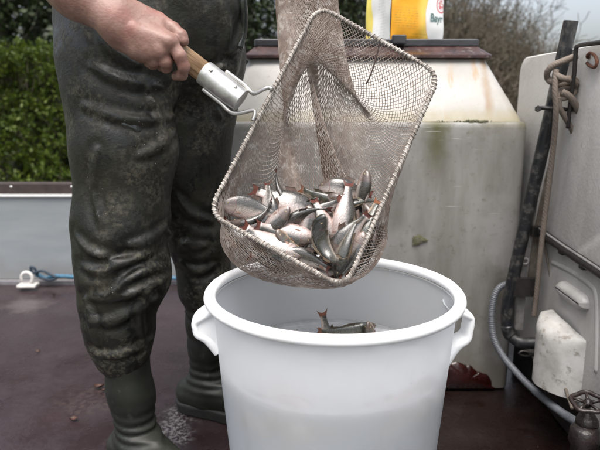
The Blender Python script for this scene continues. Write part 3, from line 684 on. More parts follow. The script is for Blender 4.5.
# ear handles
def ear(az, ztop, h, out_, web):
    d = np.array([math.cos(az), math.sin(az), 0]); s = np.array([-d[1], d[0], 0]); b = MB()
    at = lambda e, z: TC + d*(rad(z)+e) + np.array([0, 0, z])
    top = [at(-.002, ztop), at(.012, ztop-.010), at(out_*.8, ztop-.020), at(out_, ztop-.030), at(out_, ztop-h*.55), at(out_*.92, ztop-h*.72), at(out_*.45, ztop-h*.88), at(-.002, ztop-h*1.25)]
    p_ = spline(top, 6); k = len(p_); tt = np.gradient(p_, axis=0); tt /= np.linalg.norm(tt, axis=1)[:, None]; nn = np.cross(tt, s); V = []
    wid = np.interp(np.linspace(0, 1, k), [0, .15, .4, .6, .85, 1], [.036, .030, .024, .024, .025, .026]); thk = np.interp(np.linspace(0, 1, k), [0, .3, .6, 1], [.009, .0075, .0075, .012])
    sec = [(math.cos(a), math.sin(a)) for a in np.linspace(0, 2*np.pi, 14, endpoint=False)]
    for i in range(k):
        for c_, s_ in sec: V.append(p_[i] + s*wid[i]*np.sign(c_)*abs(c_)**.5 + nn[i]*thk[i]*np.sign(s_)*abs(s_)**.7)
    b.add(V, [(i*14+j, i*14+(j+1) % 14, (i+1)*14+(j+1) % 14, (i+1)*14+j) for i in range(k-1) for j in range(14)])
    o = b.obj('handle', M_tubrim, t_tub)
    if web:          # moulded rib that closes the grip
        n_ = len(p_); mids = [at(-.003, p[2]) for p in p_]; V = [p + s*.012 for p in p_] + [p + s*.014 for p in mids] + [p + s*.020 for p in p_] + [p + s*.024 for p in mids]
        F = [(i, i+1, n_+i+1, n_+i) for i in range(n_-1)] + [(2*n_+i, 3*n_+i, 3*n_+i+1, 2*n_+i+1) for i in range(n_-1)]
        mk('rib', V, F, M_tubrim, o, smooth=False)
ear(R(3), RIM_Z-.040, .098, .041, False); ear(R(187), RIM_Z-.030, .070, .036, True)
WZ = .432
n = NT('tub_water'); n.p(col=n.mix(n.noise(8, 4), (.012, .058, .098), (.025, .088, .138)), rough=.06, spec=.5); n.bump(n.noise(22, 3), .25, .004)
V, F = lathe([(.0005, .03), (rad(.03)-.0120, .03), (rad(.2)-.0120, .2), (rad(WZ)-.0120, WZ-.004), (rad(WZ)-.0075, WZ), (rad(WZ)*.6, WZ), (rad(WZ)*.3, WZ), (.0005, WZ)], 72, TC)
V[:, 2] += np.where(V[:, 2] > WZ-.02, .009*vnoise(V*11, 4), 0)
ow = tag(mk('water', V, F, n.m, None, origin=TC, auto=40), kind='structure')
n = NT('water_reflection'); n.p(col=n.mix(n.rng(n.noise(28, 5, .65), .35, .65), (.30, .31, .32), (.38, .39, .40)), rough=.22); n.bump(n.vor(90), .3, .002)
V, F = lathe([(rad(WZ)-.009, WZ+.006), (rad(WZ)-.012, WZ+.0105), (rad(WZ)*.8, WZ+.012), (rad(WZ)*.6, WZ+.012), (rad(WZ)*.3, WZ+.012), (.0005, WZ+.012)], 72, TC); V[:, 2] += .002*vnoise(V*40, 6); mk('water_reflection', V, F, n.m, ow)  # reflection of the white wall on the water, put in as a pale disc

# ------------------------------------------------------------------ landing net: frame
cT, cR, cL = P(318, 5, 1.255), P(440, 74, 1.20), P(208, 213, 1.115)
cB = cL + cR - cT + np.array([.022, 0, .004])
def axis(a, b): d = b-a; return d/np.linalg.norm(d)
eS = axis(cT, cR); eLg = axis(cT, cL); nrm = np.cross(eS, eLg); nrm /= np.linalg.norm(nrm)
if nrm[1] < 0: nrm = -nrm             # away from the camera
quad = [cT, cR, cB, cL]; loop = []; rc = .038
for i in range(4):
    p0, p1, p2 = quad[i-1], quad[i], quad[(i+1) % 4]; a = p1 + axis(p1, p0)*rc; b_ = p1 + axis(p1, p2)*rc
    for q in np.linspace(0, 1, 9): loop.append((1-q)**2*a + 2*q*(1-q)*p1 + q*q*b_)
loop = np.array(loop)
def resample(p, m, closed=True):
    p = np.concatenate([p, p[:1]]) if closed else p
    L = np.concatenate([[0], np.cumsum(np.linalg.norm(np.diff(p, axis=0), axis=1))])
    s = np.linspace(0, L[-1], m, endpoint=not closed); return np.stack([np.interp(s, L, p[:, k]) for k in range(3)], 1), L[-1]
fr, PER = resample(loop, 200)
n = NT('net_frame'); c = n.mix(n.rng(n.noise(60, 5, .65), .38, .66), (.13, .11, .095), (.40, .37, .34)); n.p(col=c, rough=.5); n.bump(n.noise(120, 4), .4, .001); M_frame = n.m
t_net = thing('landing_net', 'square landing net with a wooden handle, its mesh bag sagging full of fish', 'net', tuple((cT+cB)/2))
V, F = tube(fr, .0041, 10, closed=True); o_frame = mk('frame', V, F, M_frame, t_net)
# cord lashed round the bars
m_ = 2600; fr2, _ = resample(loop, m_); tt = np.roll(fr2, -1, 0)-np.roll(fr2, 1, 0); tt /= np.linalg.norm(tt, axis=1)[:, None]
ss = np.cross(tt, nrm); ph = np.arange(m_)/m_*PER/.0085*2*np.pi + 2.5*vnoise(fr2*35, 12)
hel = fr2 + .0045*(np.cos(ph)[:, None]*ss + np.sin(ph)[:, None]*nrm) + .0006*np.stack([vnoise(fr2*150, k) for k in range(3)], 1)
V, F = tube(hel, .0011 + .0005*vnoise(fr2*60, 9), 5, closed=True)
n = NT('lashing'); n.p(col=n.mix(n.rng(n.noise(45, 4), .40, .62), (.20, .165, .135), (.50, .46, .41)), rough=.6); mk('lashing', V, F, n.m, t_net)

# ---- the bag: a cloth grid relaxed under its own weight and the fish, then knotted as diamonds
NU, NV = 132, 56
prm, _ = resample(loop, NU)
camR, camU, camF = np.array([1., 0, 0]), np.array([0, SP, CP]), np.array([0, CP, -SP])
G = P(299, -110, 1.33); C1, r1 = P(268, 240, 1.160), np.array([.104, .064, .090]); C2, r2 = P(336, 240, 1.160), np.array([.108, .070, .106])
C0 = (C1+C2)/2
down = np.array([0, 0, -1.0]); mid = (cT+cB)/2
al = (prm-mid) @ eLg/np.linalg.norm(cL-cT)*2; sh = (prm-mid) @ eS/np.linalg.norm(cR-cT)*2      # -1 top bar .. 1 bottom bar, -1 left .. 1 right
wb = np.clip((al+.05)/.75, 0, 1); wb = wb*wb*(3-2*wb)
ux = (prm-C0) @ camR
Xg = np.zeros((NU, NV, 3)); vv_ = np.linspace(0, 1, NV)
ringG = np.stack([.060*np.cos(np.arange(NU)/NU*2*np.pi-np.pi/2), .026*np.sin(np.arange(NU)/NU*2*np.pi-np.pi/2), 0*np.arange(NU)], 1)
rest_v = np.zeros(NU)
for i in range(NU):
    g = G + ringG[i]
    curt = C0 + camR*ux[i]*.55 + nrm*.10 + camU*.10
    pl = [prm[i], prm[i]+down*.045+nrm*.02, C0+camR*ux[i]*.9+down*.10+camF*(.01), C0+camR*ux[i]*.7+camF*.09, curt, g]
    lowp = spline(np.array(pl), 12); lowp, Ll = resample(lowp, NV, False)
    d = g-prm[i]; dist = np.linalg.norm(d)
    up = prm[i] + vv_[:, None]*d + np.sin(vv_*np.pi)[:, None]*(nrm*(.09+.05*(1-abs(sh[i]))) + down*.05*(1-wb[i]))
    _, Lu = resample(up, NV, False)
    Xg[i] = wb[i]*lowp + (1-wb[i])*up
    rest_v[i] = (wb[i]*max(dist*1.0, Ll*.90) + (1-wb[i])*max(dist*(1.0+.06*(sh[i]+1)), .22+.04*sh[i]))/(NV-1)
row = np.interp(vv_, [0, .35, .75, 1], [1, .92, .45, .10])*PER/NU
X0 = Xg.copy(); V_ = np.zeros_like(Xg); fixed = np.zeros((NU, NV, 1)); fixed[:, 1:-1] = 1
def stretch(A, B, wA, wB, rest):
    d = B-A; L = np.linalg.norm(d, axis=-1, keepdims=True); c = np.maximum(0, (L-rest)/(L+1e-9)); s = wA+wB+1e-9
    return A + d*c*(wA/s)*.95, B - d*c*(wB/s)*.95
zl = np.array([P(*q, 1.13) for q in ((205, 215), (212, 243), (230, 264), (262, 282), (300, 291), (330, 293), (352, 287), (374, 268), (390, 238), (400, 200))]); ZX, ZZ = zl[:, 0], zl[:, 2]-.004      # what the fish carry: the round belly of the bag
ROTW = np.stack([camR, camF, camU])
for it in range(170):
    V_ = V_*.90; V_[..., 2] -= .0010; prev = Xg.copy(); Xg = Xg + V_*fixed
    for sub in range(5):
        for par in (0, 1):
            a = Xg[:, par:-1:2]; b_ = Xg[:, par+1::2][:, :a.shape[1]]; a = Xg[:, par:par+2*b_.shape[1]:2]
            na, nb = stretch(a, b_, fixed[:, par:par+2*b_.shape[1]:2], fixed[:, par+1::2][:, :b_.shape[1]], rest_v[:, None, None])
            Xg[:, par:par+2*b_.shape[1]:2] = na; Xg[:, par+1::2][:, :b_.shape[1]] = nb
        for par in (0, 1):
            ia = np.arange(par, NU, 2); ib = (ia+1) % NU
            na, nb = stretch(Xg[ia], Xg[ib], fixed[ia], fixed[ib], row[None, :, None]); Xg[ia] = na; Xg[ib] = nb
        for C_, r_ in ((C1, r1), (C2, r2)):
            q = (Xg-C_) @ ROTW.T/r_; L = np.linalg.norm(q, axis=-1, keepdims=True); m_in = (L < 1) & (fixed > 0)
            Xg = np.where(m_in, C_ + (q/np.maximum(L, 1e-6)*r_) @ ROTW, Xg)
    zf = np.interp(Xg[..., 0], ZX, ZZ); low_ = (Xg[..., 2] < zf) & (fixed[..., 0] > 0); Xg[..., 2] = np.where(low_, zf, Xg[..., 2])
    V_ = (Xg-prev)
# smooth lightly, then sample the diamonds
Xs = Xg.copy()
for _ in range(7):
    Xs[:, 1:-1] = .5*Xs[:, 1:-1] + .125*(np.roll(Xs, 1, 0)[:, 1:-1]+np.roll(Xs, -1, 0)[:, 1:-1]+Xs[:, :-2]+Xs[:, 2:])
def bil(u, w):
    u = u % 1*NU; w = np.clip(w, 0, 1)*(NV-1); i = np.floor(u).astype(int) % NU; j = np.minimum(np.floor(w).astype(int), NV-2); fu = (u-np.floor(u))[:, None]; fw = (w-j)[:, None]; k = (i+1) % NU
    return (1-fu)*(1-fw)*Xs[i, j] + fu*(1-fw)*Xs[k, j] + (1-fu)*fw*Xs[i, j+1] + fu*fw*Xs[k, j+1]
MC, MR = 184, 106
I, J = np.meshgrid(np.arange(MC), np.arange(MR+1), indexing='ij')
node = bil(((I+.5*(J % 2))/MC).ravel(), (J/MR).ravel()); node += .0009*np.stack([vnoise(node*170, k) for k in range(3)], 1)
nid = lambda i, j: (i % MC)*(MR+1)+j
E = []
for j in range(MR):
    i = np.arange(MC)
    E.append(np.stack([nid(i, j), nid(i, j+1)], 1)); E.append(np.stack([nid(i, j), nid(i+(1 if j % 2 else -1), j+1)], 1))
E = np.concatenate(E)
V, F = segs_tubes(node[E[:, 0]], node[E[:, 1]],   .00070, .00070, 3)
n = NT('net_twine'); pk = n.noise(9, 4, .6)
c = n.mix(n.rng(pk, .40, .64), (.19, .142, .115), (.36, .295, .255)); c = n.mix(n.math('MULTIPLY', n.rng(n.noise(55, 4, .7), .50, .64), .55), c, (.56, .52, .48))
n.p(col=c, rough=.45); M_twine = n.m
mk('mesh_bag', V, F, M_twine, t_net)
# a reinforcing cord across the slack mesh
ln = bil(np.full(30, .115), np.linspace(.0, .19, 30)); V, F = tube(ln, .0016, 5); mk('seam_cord', V, F, simple('cord_dark', (.09, .06, .05), .7, 60), t_net)
# handle, ferrule and its two wire arms
hA, hF = P(126, 12, 1.205), P(205, 73, 1.175); hd = axis(hA, hF); hE = hF + hd*.088
n = NT('ash_wood'); gr = n.noise(14, 5, .6, None, .5)
q_ = Vector((0, 0, 1)).rotation_difference(Vector(hd)).to_euler()
gv = n.map(n.obj, (1, 1, 1), rot=tuple(-a for a in q_)) 
gr = n.noise(1, 5, .6, n.map(gv, (220, 220, 9))); c = n.mix(n.rng(gr, .35, .65), (.17, .095, .045), (.36, .235, .13)); n.p(col=c, rough=.5); n.bump(gr, .3, .001); M_wood = n.m
V, F = tube([hA, hA+hd*.004, hF+hd*.02], [.017, .0205, .0208], 20); mk('handle', V, F, M_wood, t_net)
n = NT('ferrule_alu'); n.p(col=n.mix(n.rng(n.noise(25, 5, .7), .35, .65), (.42, .42, .41), (.62, .62, .60)), metal=.85, rough=n.ramp(n.noise(60, 4), [(.3, .3), (.7, .52)])); n.bump(n.noise(90, 3), .1, .001); M_alu = n.m
pr_ = [(.0212, -.002), (.0238, -.002), (.0240, .002), (.0242, .080), (.0236, .088), (.018, .0885), (.0005, .0885)]
a = np.linspace(0, 2*np.pi, 28, endpoint=False); w1 = np.cross(hd, [0, 0, 1.]); w1 /= np.linalg.norm(w1); w2 = np.cross(w1, hd)
V = np.concatenate([hF + hd*z + r_*(np.cos(a)[:, None]*w1+np.sin(a)[:, None]*w2) for r_, z in pr_]); F = [(i*28+j, i*28+(j+1) % 28, (i+1)*28+(j+1) % 28, (i+1)*28+j) for i in range(len(pr_)-1) for j in range(28)]
o_f = mk('ferrule', V, F, M_alu, t_net, auto=45)
toC = -camF; s1 = toC - hd*(toC@hd); s1 /= np.linalg.norm(s1); s2 = np.cross(hd, s1)
M_riv = simple('rivet', (.30, .29, .28), .35, 60, .3, .2, .001, metal=.8)
for px_, py_ in ((213, 74), (237, 90)):
    d_ = ray(px_, py_); o_ = np.array([0, 0, CAM_H]); best = min((np.linalg.norm(np.cross(o_+d_*k-hF, hd)), k) for k in np.linspace(.9, 1.3, 400)); c_ = o_+d_*best[1]
    c_ = hF + hd*((c_-hF)@hd); off = (o_+d_*best[1]) - c_; nrm_ = s1*math.sqrt(max(0, 1-(off@s2/.024)**2)) + s2*(off@s2/.024); c_ = c_ + nrm_*.0238
    e1 = hd; e2 = np.cross(nrm_, e1); rv = [(.0005, .0022), (.0025, .002), (.0038, 0)]; rv_n = 10; aa = np.linspace(0, 2*np.pi, rv_n, endpoint=False)
    V = np.concatenate([c_ + nrm_*h_ + r_*(np.cos(aa)[:, None]*e1+np.sin(aa)[:, None]*e2) for r_, h_ in rv]); F = [(i*rv_n+j, i*rv_n+(j+1) % rv_n, (i+1)*rv_n+(j+1) % rv_n, (i+1)*rv_n+j) for i in range(2) for j in range(rv_n)]
    mk('rivet', V, F, M_riv, o_f)
barp = lambda q: cL + (cT-cL)*q
M_wire = simple('arm_wire', (.46, .45, .43), .35, 60, .25, .15, .001, metal=.7)
up_ = s2 if s2[2] > 0 else -s2
bu, bl = barp(.575), barp(.455)
V, F = tube(spline([hF+hd*.030+up_*.027, hF+hd*.075+up_*.028, hF+hd*.098+up_*.026, (hF+hd*.098+up_*.026)*.35+(bu-eS*.012)*.65, bu-eS*.009-nrm*.006, bu-nrm*.009]), .0042, 9); mk('arm', V, F, M_wire, t_net)
V, F = tube(spline([hF+hd*.016-up_*.027, hF+hd*.060-up_*.0275, hF+hd*.092-up_*.028, bl-eS*.016-eLg*.002-nrm*.004, bl-eS*.008+eLg*.004-nrm*.006, bl-eS*.006+eLg*.016-nrm*.006]), .0042, 9); mk('arm', V, F, M_wire, t_net)

# ------------------------------------------------------------------ fish
def fish_mat(name, kind):
    n = NT(name); at = n.n('ShaderNodeAttribute'); at.attribute_name = 'fc'; ch = n.sep(at.outputs['Vector'])
    u, d = ch[0], ch[1]; oi = n.n('ShaderNodeObjectInfo'); rnd = oi.outputs['Random']
    wob = n.math('ADD', d, n.math('MULTIPLY', n.math('SUBTRACT', n.noise(18, 3), .5), .14))
    if kind == 'roach':
        c = n.ramp(wob, [(.0, (.46, .34, .31)), (.38, (.50, .45, .42)), (.52, (.25, .225, .21)), (.62, (.038, .035, .031)), (1, (.009, .009, .0085))])
        c = n.mix(n.math('MULTIPLY', n.rng(wob, .60, .25), n.math('MULTIPLY', rnd, .26)), c, (.38, .145, .115))
        c = n.mix(n.math('MULTIPLY', n.rng(u, .27, .18), .5), c, (.17, .12, .10))
    elif kind == 'perch':
        bars = n.rng(n.math('SINE', n.math('ADD', n.math('MULTIPLY', u, 50), n.math('MULTIPLY', n.noise(12, 2), 3)), 0), -.1, .6)
        c = n.ramp(wob, [(.0, (.60, .46, .38)), (.26, (.38, .28, .20)), (.46, (.10, .085, .05)), (.8, (.028, .030, .02)), (1, (.022, .026, .018))])
        c = n.mix(n.math('MULTIPLY', n.math('MULTIPLY', bars, n.rng(wob, .22, .5)), .75), c, (.014, .018, .012))
        c = n.mix(n.math('MULTIPLY', n.rng(u, .20, .1), .5), c, (.12, .07, .05))
    else:
        c = n.ramp(wob, [(.0, (.55, .48, .42)), (.20, (.22, .19, .155)), (.34, (.050, .048, .038)), (.8, (.020, .021, .017)), (1, (.014, .015, .013))])
        c = n.mix(n.rng(n.noise(50, 4), .55, .68, 0, .6), c, (.02, .024, .016))
    uvm = n.n('ShaderNodeAttribute'); uvm.attribute_name = 'fs'
    scl = n.vor(1, n.map(uvm.outputs['Vector'], (42, 15, 0)))
    c = n.mix(n.math('MULTIPLY', n.rng(scl, .30, .62), n.math('MULTIPLY', n.rng(u, .20, .26), .40 if kind == 'roach' else .25)), c, (.10, .09, .075))
    gill = n.math('MULTIPLY', n.rng(n.math('ABSOLUTE', n.math('SUBTRACT', n.math('ADD', u, n.math('MULTIPLY', n.math('ABSOLUTE', n.math('SUBTRACT', d, .45)), .10)), .235)), .016, .002), n.rng(d, .85, .7))
    c = n.mix(n.math('MULTIPLY', gill, .6), c, (.12, .04, .035))
    n.p(col=c, rough=n.ramp(n.noise(30, 3), [(.3, .18), (.7, .34)]), spec=.6, coat=.9, coatr=.08, metal=.12)
    n.bump(scl, .35, .0009); return n.m
M_fish = {k: fish_mat('fish_'+k, k) for k in ('roach', 'perch', 'ruffe')}
def fin_mat(name, c0, c1):
    n = NT(name); at = n.n('ShaderNodeAttribute'); at.attribute_name = 'fs'; ry = n.math('SINE', n.math('MULTIPLY', n.sep(at.outputs['Vector'])[0], 90), 0)
    n.p(col=n.mix(n.noise(30, 4), c0, c1), rough=.32, spec=.5); n.bump(ry, .6, .0012); return n.m
M_fin = {'roach': fin_mat('fin_red', (.085, .026, .021), (.17, .062, .042)), 'perch': fin_mat('fin_orange', (.26, .10, .045), (.17, .066, .036)), 'ruffe': fin_mat('fin_olive', (.065, .048, .030), (.11, .08, .05)), 'pale': fin_mat('fin_pale', (.34, .20, .15), (.44, .30, .24)), 'dark': fin_mat('fin_dark', (.075, .050, .042), (.15, .10, .08))}
M_eye = simple('fish_eye', (.52, .40, .20), .15, 60, .5, 0); M_pup = simple('fish_pupil', (.006, .006, .007), .08, 60, 0, 0)
def fish_shape(kind):
    if kind == 'roach': return .192, .104, [0, .03, .08, .15, .24, .34, .45, .58, .70, .80, .88, .93], [.10, .34, .56, .77, .92, 1.0, .97, .80, .56, .38, .31, .34]
    if kind == 'perch': return .140, .088, [0, .03, .08, .15, .24, .34, .45, .58, .70, .80, .88, .93], [.14, .38, .60, .80, .96, 1.0, .95, .80, .60, .42, .33, .36]
    return .112, .080, [0, .03, .08, .15, .24, .34, .45, .58, .70, .80, .88, .93], [.18, .46, .70, .90, 1.0, 1.0, .92, .76, .56, .40, .32, .34]
FISH = {}
def fish_proto(kind, bend, twist=0.0):
    """unit length fish meshes: head +x, back +z; bend = curvature of the spine sideways (rad over the length)"""
    key = (kind, bend, twist)
    if key in FISH: return FISH[key]
    hh, ww, us, hs = fish_shape(kind); US = np.linspace(0, .93, 26); H = np.interp(US, us, hs)*hh; W = np.interp(US, us, np.array(hs)**.9)*ww; W *= np.interp(US, [0, .5, .93], [1.05, 1, .45])
    k0 = bend
    def spine(u):
        th = k0*(u-.42); x = .42-u if abs(k0) < 1e-4 else -math.sin(th)/k0; y = 0 if abs(k0) < 1e-4 else (1-math.cos(th))/k0
        return np.array([x, y, 0]), np.array([math.sin(th), math.cos(th), 0])
    def pt(u, lat, dor):
        c, s = spine(u); tw = twist*(u-.4); return c + s*(lat*math.cos(tw)-dor*math.sin(tw)) + np.array([0, 0, dor*math.cos(tw)+lat*math.sin(tw)])
    nr = 18; V = []; fc = []; fs = []
    for u, h, w in zip(US, H, W):
        for j in range(nr):
            a = 2*math.pi*j/nr; ca, sa = math.cos(a), math.sin(a)
            lat = w*np.sign(sa)*abs(sa)**.85; dor = h*ca*(1.06 if ca > 0 else .96) + (.010 if u < .2 else 0)*(-1)
            V.append(pt(u, lat, dor)); fc.append((u, .5+.5*ca, .5)); fs.append((u, (a if a <= math.pi else 2*math.pi-a)/math.pi*2.4, 0))
    F = [(i*nr+j, (i+1)*nr+j, (i+1)*nr+(j+1) % nr, i*nr+(j+1) % nr) for i in range(len(US)-1) for j in range(nr)]
    F += [tuple(range(nr)), tuple((len(US)-1)*nr+j for j in range(nr-1, -1, -1))]
    def mesh(name, V, F, m, fc, fs):
        me = mesh_np(name, V, F); me.materials.append(m)
        for an, dat in (('fc', fc), ('fs', fs)):
            at = me.attributes.new(an, 'FLOAT_VECTOR', 'POINT'); at.data.foreach_set('vector', np.array(dat, np.float32).ravel()[:3*len(me.vertices)])
        return me
    parts = [('body', mesh('body', V, F, M_fish[kind], fc, fs), [])]
    def fin(name, base, tip, m, lat=0.0, ns=9, splay=None):
        """base/tip: functions s->(u, dor); a two sided sheet with rays and thin lens thickness"""
        V = []; fs = []; nt = 5
        for q in range(nt):
            for i in range(ns):
                s = i/(ns-1); b0, b1 = base(s), tip(s); k = q/(nt-1); u = b0[0]+(b1[0]-b0[0])*k; dd = b0[1]+(b1[1]-b0[1])*k
                p_ = pt(u, 0, dd); c_, sd_ = spine(min(u, 1)); wv = .004*math.sin(s*9+q)*k + (splay or 0)*k*k
                th = (.0035 if name != 'tail_fin' else .004)*(1-k*.8)
                V.append(p_ + sd_*(lat+wv+th)); fs.append((s*1.0, k, 0))
        N1 = len(V)
        for q in range(nt):
            for i in range(ns):
                s = i/(ns-1); c_, sd_ = spine(min(base(s)[0], 1)); k = q/(nt-1); V.append(V[q*ns+i] - sd_*2*(.0035*(1-k*.8))); fs.append((s, k, 0))
        F = [(q*ns+i, q*ns+i+1, (q+1)*ns+i+1, (q+1)*ns+i) for q in range(nt-1) for i in range(ns-1)]
        F += [tuple(N1+k for k in f[::-1]) for f in F]
        bd_ = [q*ns for q in range(nt)] + [(nt-1)*ns+i for i in range(1, ns)] + [q*ns+ns-1 for q in range(nt-2, -1, -1)]
        F += [(bd_[i+1], bd_[i], N1+bd_[i], N1+bd_[i+1]) for i in range(len(bd_)-1)]
        parts.append((name, mesh(name, V, F, m, fs, fs), []))
    hu = lambda u: float(np.interp(u, US, H))
    fm = M_fin[kind]; fd = M_fin['dark'] if kind == 'roach' else M_fin['ruffe'] if kind == 'perch' else fm
    fin('tail_fin', lambda s: (.92, (s-.5)*2*hu(.92)*.95), lambda s: (1.06 - .065*math.sin(s*math.pi)**.8, (s-.5)*.19), fm if kind != 'ruffe' else fd, ns=11, splay=.02)
    if kind == 'roach': fin('dorsal_fin', lambda s: (.42+.15*s, hu(.42+.15*s)*1.0), lambda s: (.49+.13*s, hu(.45)*1.0+.060-.04*s), fd)
    else:
        fin('dorsal_fin', lambda s: (.30+.26*s, hu(.30+.26*s)*1.0), lambda s: (.34+.27*s, hu(.35)*1.0+.050*math.sin(.5+s*2.3)-.03*s), fd, ns=11)
        fin('rear_dorsal_fin', lambda s: (.60+.14*s, hu(.60+.14*s)*1.0), lambda s: (.66+.12*s, hu(.62)*1.0+.035-.02*s), fd)
    fin('anal_fin', lambda s: (.64+.11*s, -hu(.64+.11*s)*.9), lambda s: (.70+.09*s, -hu(.64)*.9-.045+.025*s), fm)
    for sg in (-1, 1):
        fin('pelvic_fin', lambda s: (.43+.035*s, -hu(.43)*.9), lambda s: (.515+.008*s, -hu(.43)*.9-.022+.006*s), M_fin['pale'] if kind == 'roach' else fm, lat=sg*.018, ns=6, splay=sg*.012)
        fin('pectoral_fin', lambda s: (.255+.01*s, -hu(.25)*.45+.03*(s-.5)), lambda s: (.345+.004*s, -hu(.25)*.50+.018*(s-.5)), M_fin['pale'] if kind == 'roach' else fm, lat=sg*float(np.interp(.25, US, W))*.97, ns=6, splay=sg*.008)
        ue = .095; we = float(np.interp(ue, US, W)); c_ = pt(ue, sg*we*.80, hu(ue)*.30); cc, sd_ = spine(ue)
        V, F = lathe([(.0002, .018), (.010, .0150), (.0170, .006), (.0185, 0), (.014, -.010)], 12); V = np.stack([V[:, 0], V[:, 1], V[:, 2]*.62], 1)
        e1 = np.array([sd_[1], -sd_[0], 0]); Bm = np.stack([e1, np.array([0, 0, 1.]), sd_*sg]); Ve = V @ Bm + c_
        V2, F2 = lathe([(.0002, .0150), (.0060, .0140), (.0088, .0110), (.0088, .006)], 10); V2e = V2*np.array([1, 1, .86]) @ Bm + c_
        parts.append(('eye', mesh('eye', Ve, F, M_eye, np.zeros((len(Ve), 3)), np.zeros((len(Ve), 3))), [('pupil', mesh('pupil', V2e, F2, M_pup, np.zeros((len(V2e), 3)), np.zeros((len(V2e), 3))))]))
    FISH[key] = parts; return parts
BASIS = (camR, camU, camF)
def place_fish(kind, px, py, Y, L, head, roll=0, pitch=0, bend=0.0, label='', group=None, twist=0.0, pos=None, basis=None):
    camR, camU, camF = basis if basis else BASIS
    c = P(px, py, Y) if pos is None else np.array(pos)
    h = R(head); pt_ = R(pitch); f = (camR*math.cos(h)+camU*math.sin(h))*math.cos(pt_) - camF*math.sin(pt_)   # pitch > 0: nose towards the camera
    y0 = camF - f*(camF@f); y0 /= np.linalg.norm(y0); z0 = np.cross(f, y0); rr_ = R(roll)
    y = y0*math.cos(rr_)+z0*math.sin(rr_); z = np.cross(f, y)
    M = Matrix(((f[0], y[0], z[0], c[0]), (f[1], y[1], z[1], c[1]), (f[2], y[2], z[2], c[2]), (0, 0, 0, 1)))
    root = bpy.data.objects.new('fish', None); COL.objects.link(root); root.empty_display_size = .03
    root.matrix_world = M @ Matrix.Diagonal((L, L, L, 1)); tag(root, label, 'fish', group)
    for nm, me, subs in fish_proto(kind, bend, twist):
        o = bpy.data.objects.new(nm, me); COL.objects.link(o); o.parent = root
        for n2, me2 in subs:
            s = bpy.data.objects.new(n2, me2); COL.objects.link(s); s.parent = o
    return root
GN = 'fish caught in the landing net'
NETFISH = [
 ('roach', 246, 208, 1.165, .135, 168, 175, 8, .9, 0, 'silver fish lying belly up in the left corner of the net'),
 ('roach', 252, 222, 1.150, .115, 200, 95, 0, -1.2, 0, 'dark curved fish under the belly up one at far left of the pile'),
 ('roach', 269, 208, 1.175, .105, -82, 20, 10, .4, 0, 'slim silver fish standing head down with red tail up, near the left corner'),
 ('roach', 293, 206, 1.185, .165, -24, -15, -5, .3, 0, 'broad pale fish with large silver scales, at the back left of the net'),
 ('roach', 300, 217, 1.155, .120, 205, 120, 0, .5, 0, 'pinkish fish with its belly up, just below the broad pale fish'),
 ('roach', 276, 221, 1.140, .105, 40, 150, 15, .5, 0, 'small pale fish with a dark eye, in the middle of the left half'),
 ('roach', 290, 234, 1.135, .130, -14, 172, 0, .5, 0, 'silver bellied fish with dark back, left of the bent olive fish'),
 ('roach', 276, 246, 1.115, .140, -28, 150, 5, .4, 0, 'long pink fish lying along the bottom bar of the net'),
 ('perch', 293, 249, 1.120, .130, 140, 40, 0, -.8, 0, 'dark barred fish tucked between the pink one and the bent olive one'),
 ('ruffe', 322, 241, 1.100, .165, 108, 25, 0, -2.3, 0, 'dark olive fish bent into a hook in the middle of the net'),
 ('roach', 307, 227, 1.150, .110, 80, 165, 0, .3, 0, 'small white bellied fish left of the head of the bent olive fish'),
 ('roach', 320, 214, 1.165, .110, 215, 165, 0, .4, 0, 'small white fish above the head of the bent olive fish'),
 ('roach', 344, 219, 1.145, .140, -100, -12, 5, .3, 0, 'deep silver fish hanging head down, right of the net middle'),
 ('roach', 346, 238, 1.120, .120, 228, 170, 0, .2, 0, 'slender white fish with an orange tail pointing up right'),
 ('roach', 342, 190, 1.195, .130, 170, 178, 0, -.9, 0, 'arched fish with white belly and dark back, topmost of the pile'),
 ('perch', 333, 203, 1.185, .140, -18, 30, 0, .5, 0, 'dark barred fish with orange fins, under the topmost arched fish'),
 ('roach', 363, 190, 1.185, .110, 75, 120, 10, .4, 0, 'pink bellied fish with its head up, at the top right of the pile'),
 ('roach', 347, 206, 1.175, .115, 155, 140, 10, -.5, 0, 'dusky pink fish facing left near the right bar of the net'),
 ('ruffe', 343, 252, 1.100, .130, -108, 35, 0, .4, 0, 'dark fish with pink mouth pointing down at the lower corner of the net'),
 ('perch', 362, 234, 1.130, .140, -110, 40, 0, .4, 0, 'dark fish behind the right bar of the net, beside the slender white one'),
 ('perch', 313, 204, 1.195, .120, 20, 60, 0, .6, 0, 'dark fish showing only its back between the broad pale and topmost fish'),
]
NETFISH += [
 ('roach', 258, 220, 1.160, .105, 30, 165, 0, -.7, 0, 'small white bellied fish right of the belly up fish in the left corner'),
 ('roach', 283, 196, 1.200, .105, -60, 100, 0, .6, 0, 'small dark fish tucked behind the top edge of the broad pale fish'),
 ('roach', 262, 234, 1.140, .110, 150, 170, 0, .8, 0, 'pale fish squeezed against the bottom bar under the left corner group'),
 ('roach', 326, 226, 1.140, .110, -70, 165, 0, -.6, 0, 'narrow white fish between the bent olive fish and the deep silver one'),
 ('perch', 352, 203, 1.175, .115, 200, 60, 0, .8, 0, 'dark fish lying across just under the topmost arched fish'),
 ('roach', 355, 252, 1.115, .110, 60, 150, 0, .5, 0, 'pinkish fish close to the right bar, low in the corner'),
 ('roach', 302, 258, 1.110, .115, 165, 160, 0, .9, 0, 'pale fish on the bottom bar left of the tail of the bent olive fish'),
 ('roach', 370, 222, 1.155, .100, 100, 110, 0, .5, 0, 'small dusky fish against the right bar, halfway up the pile'),
]
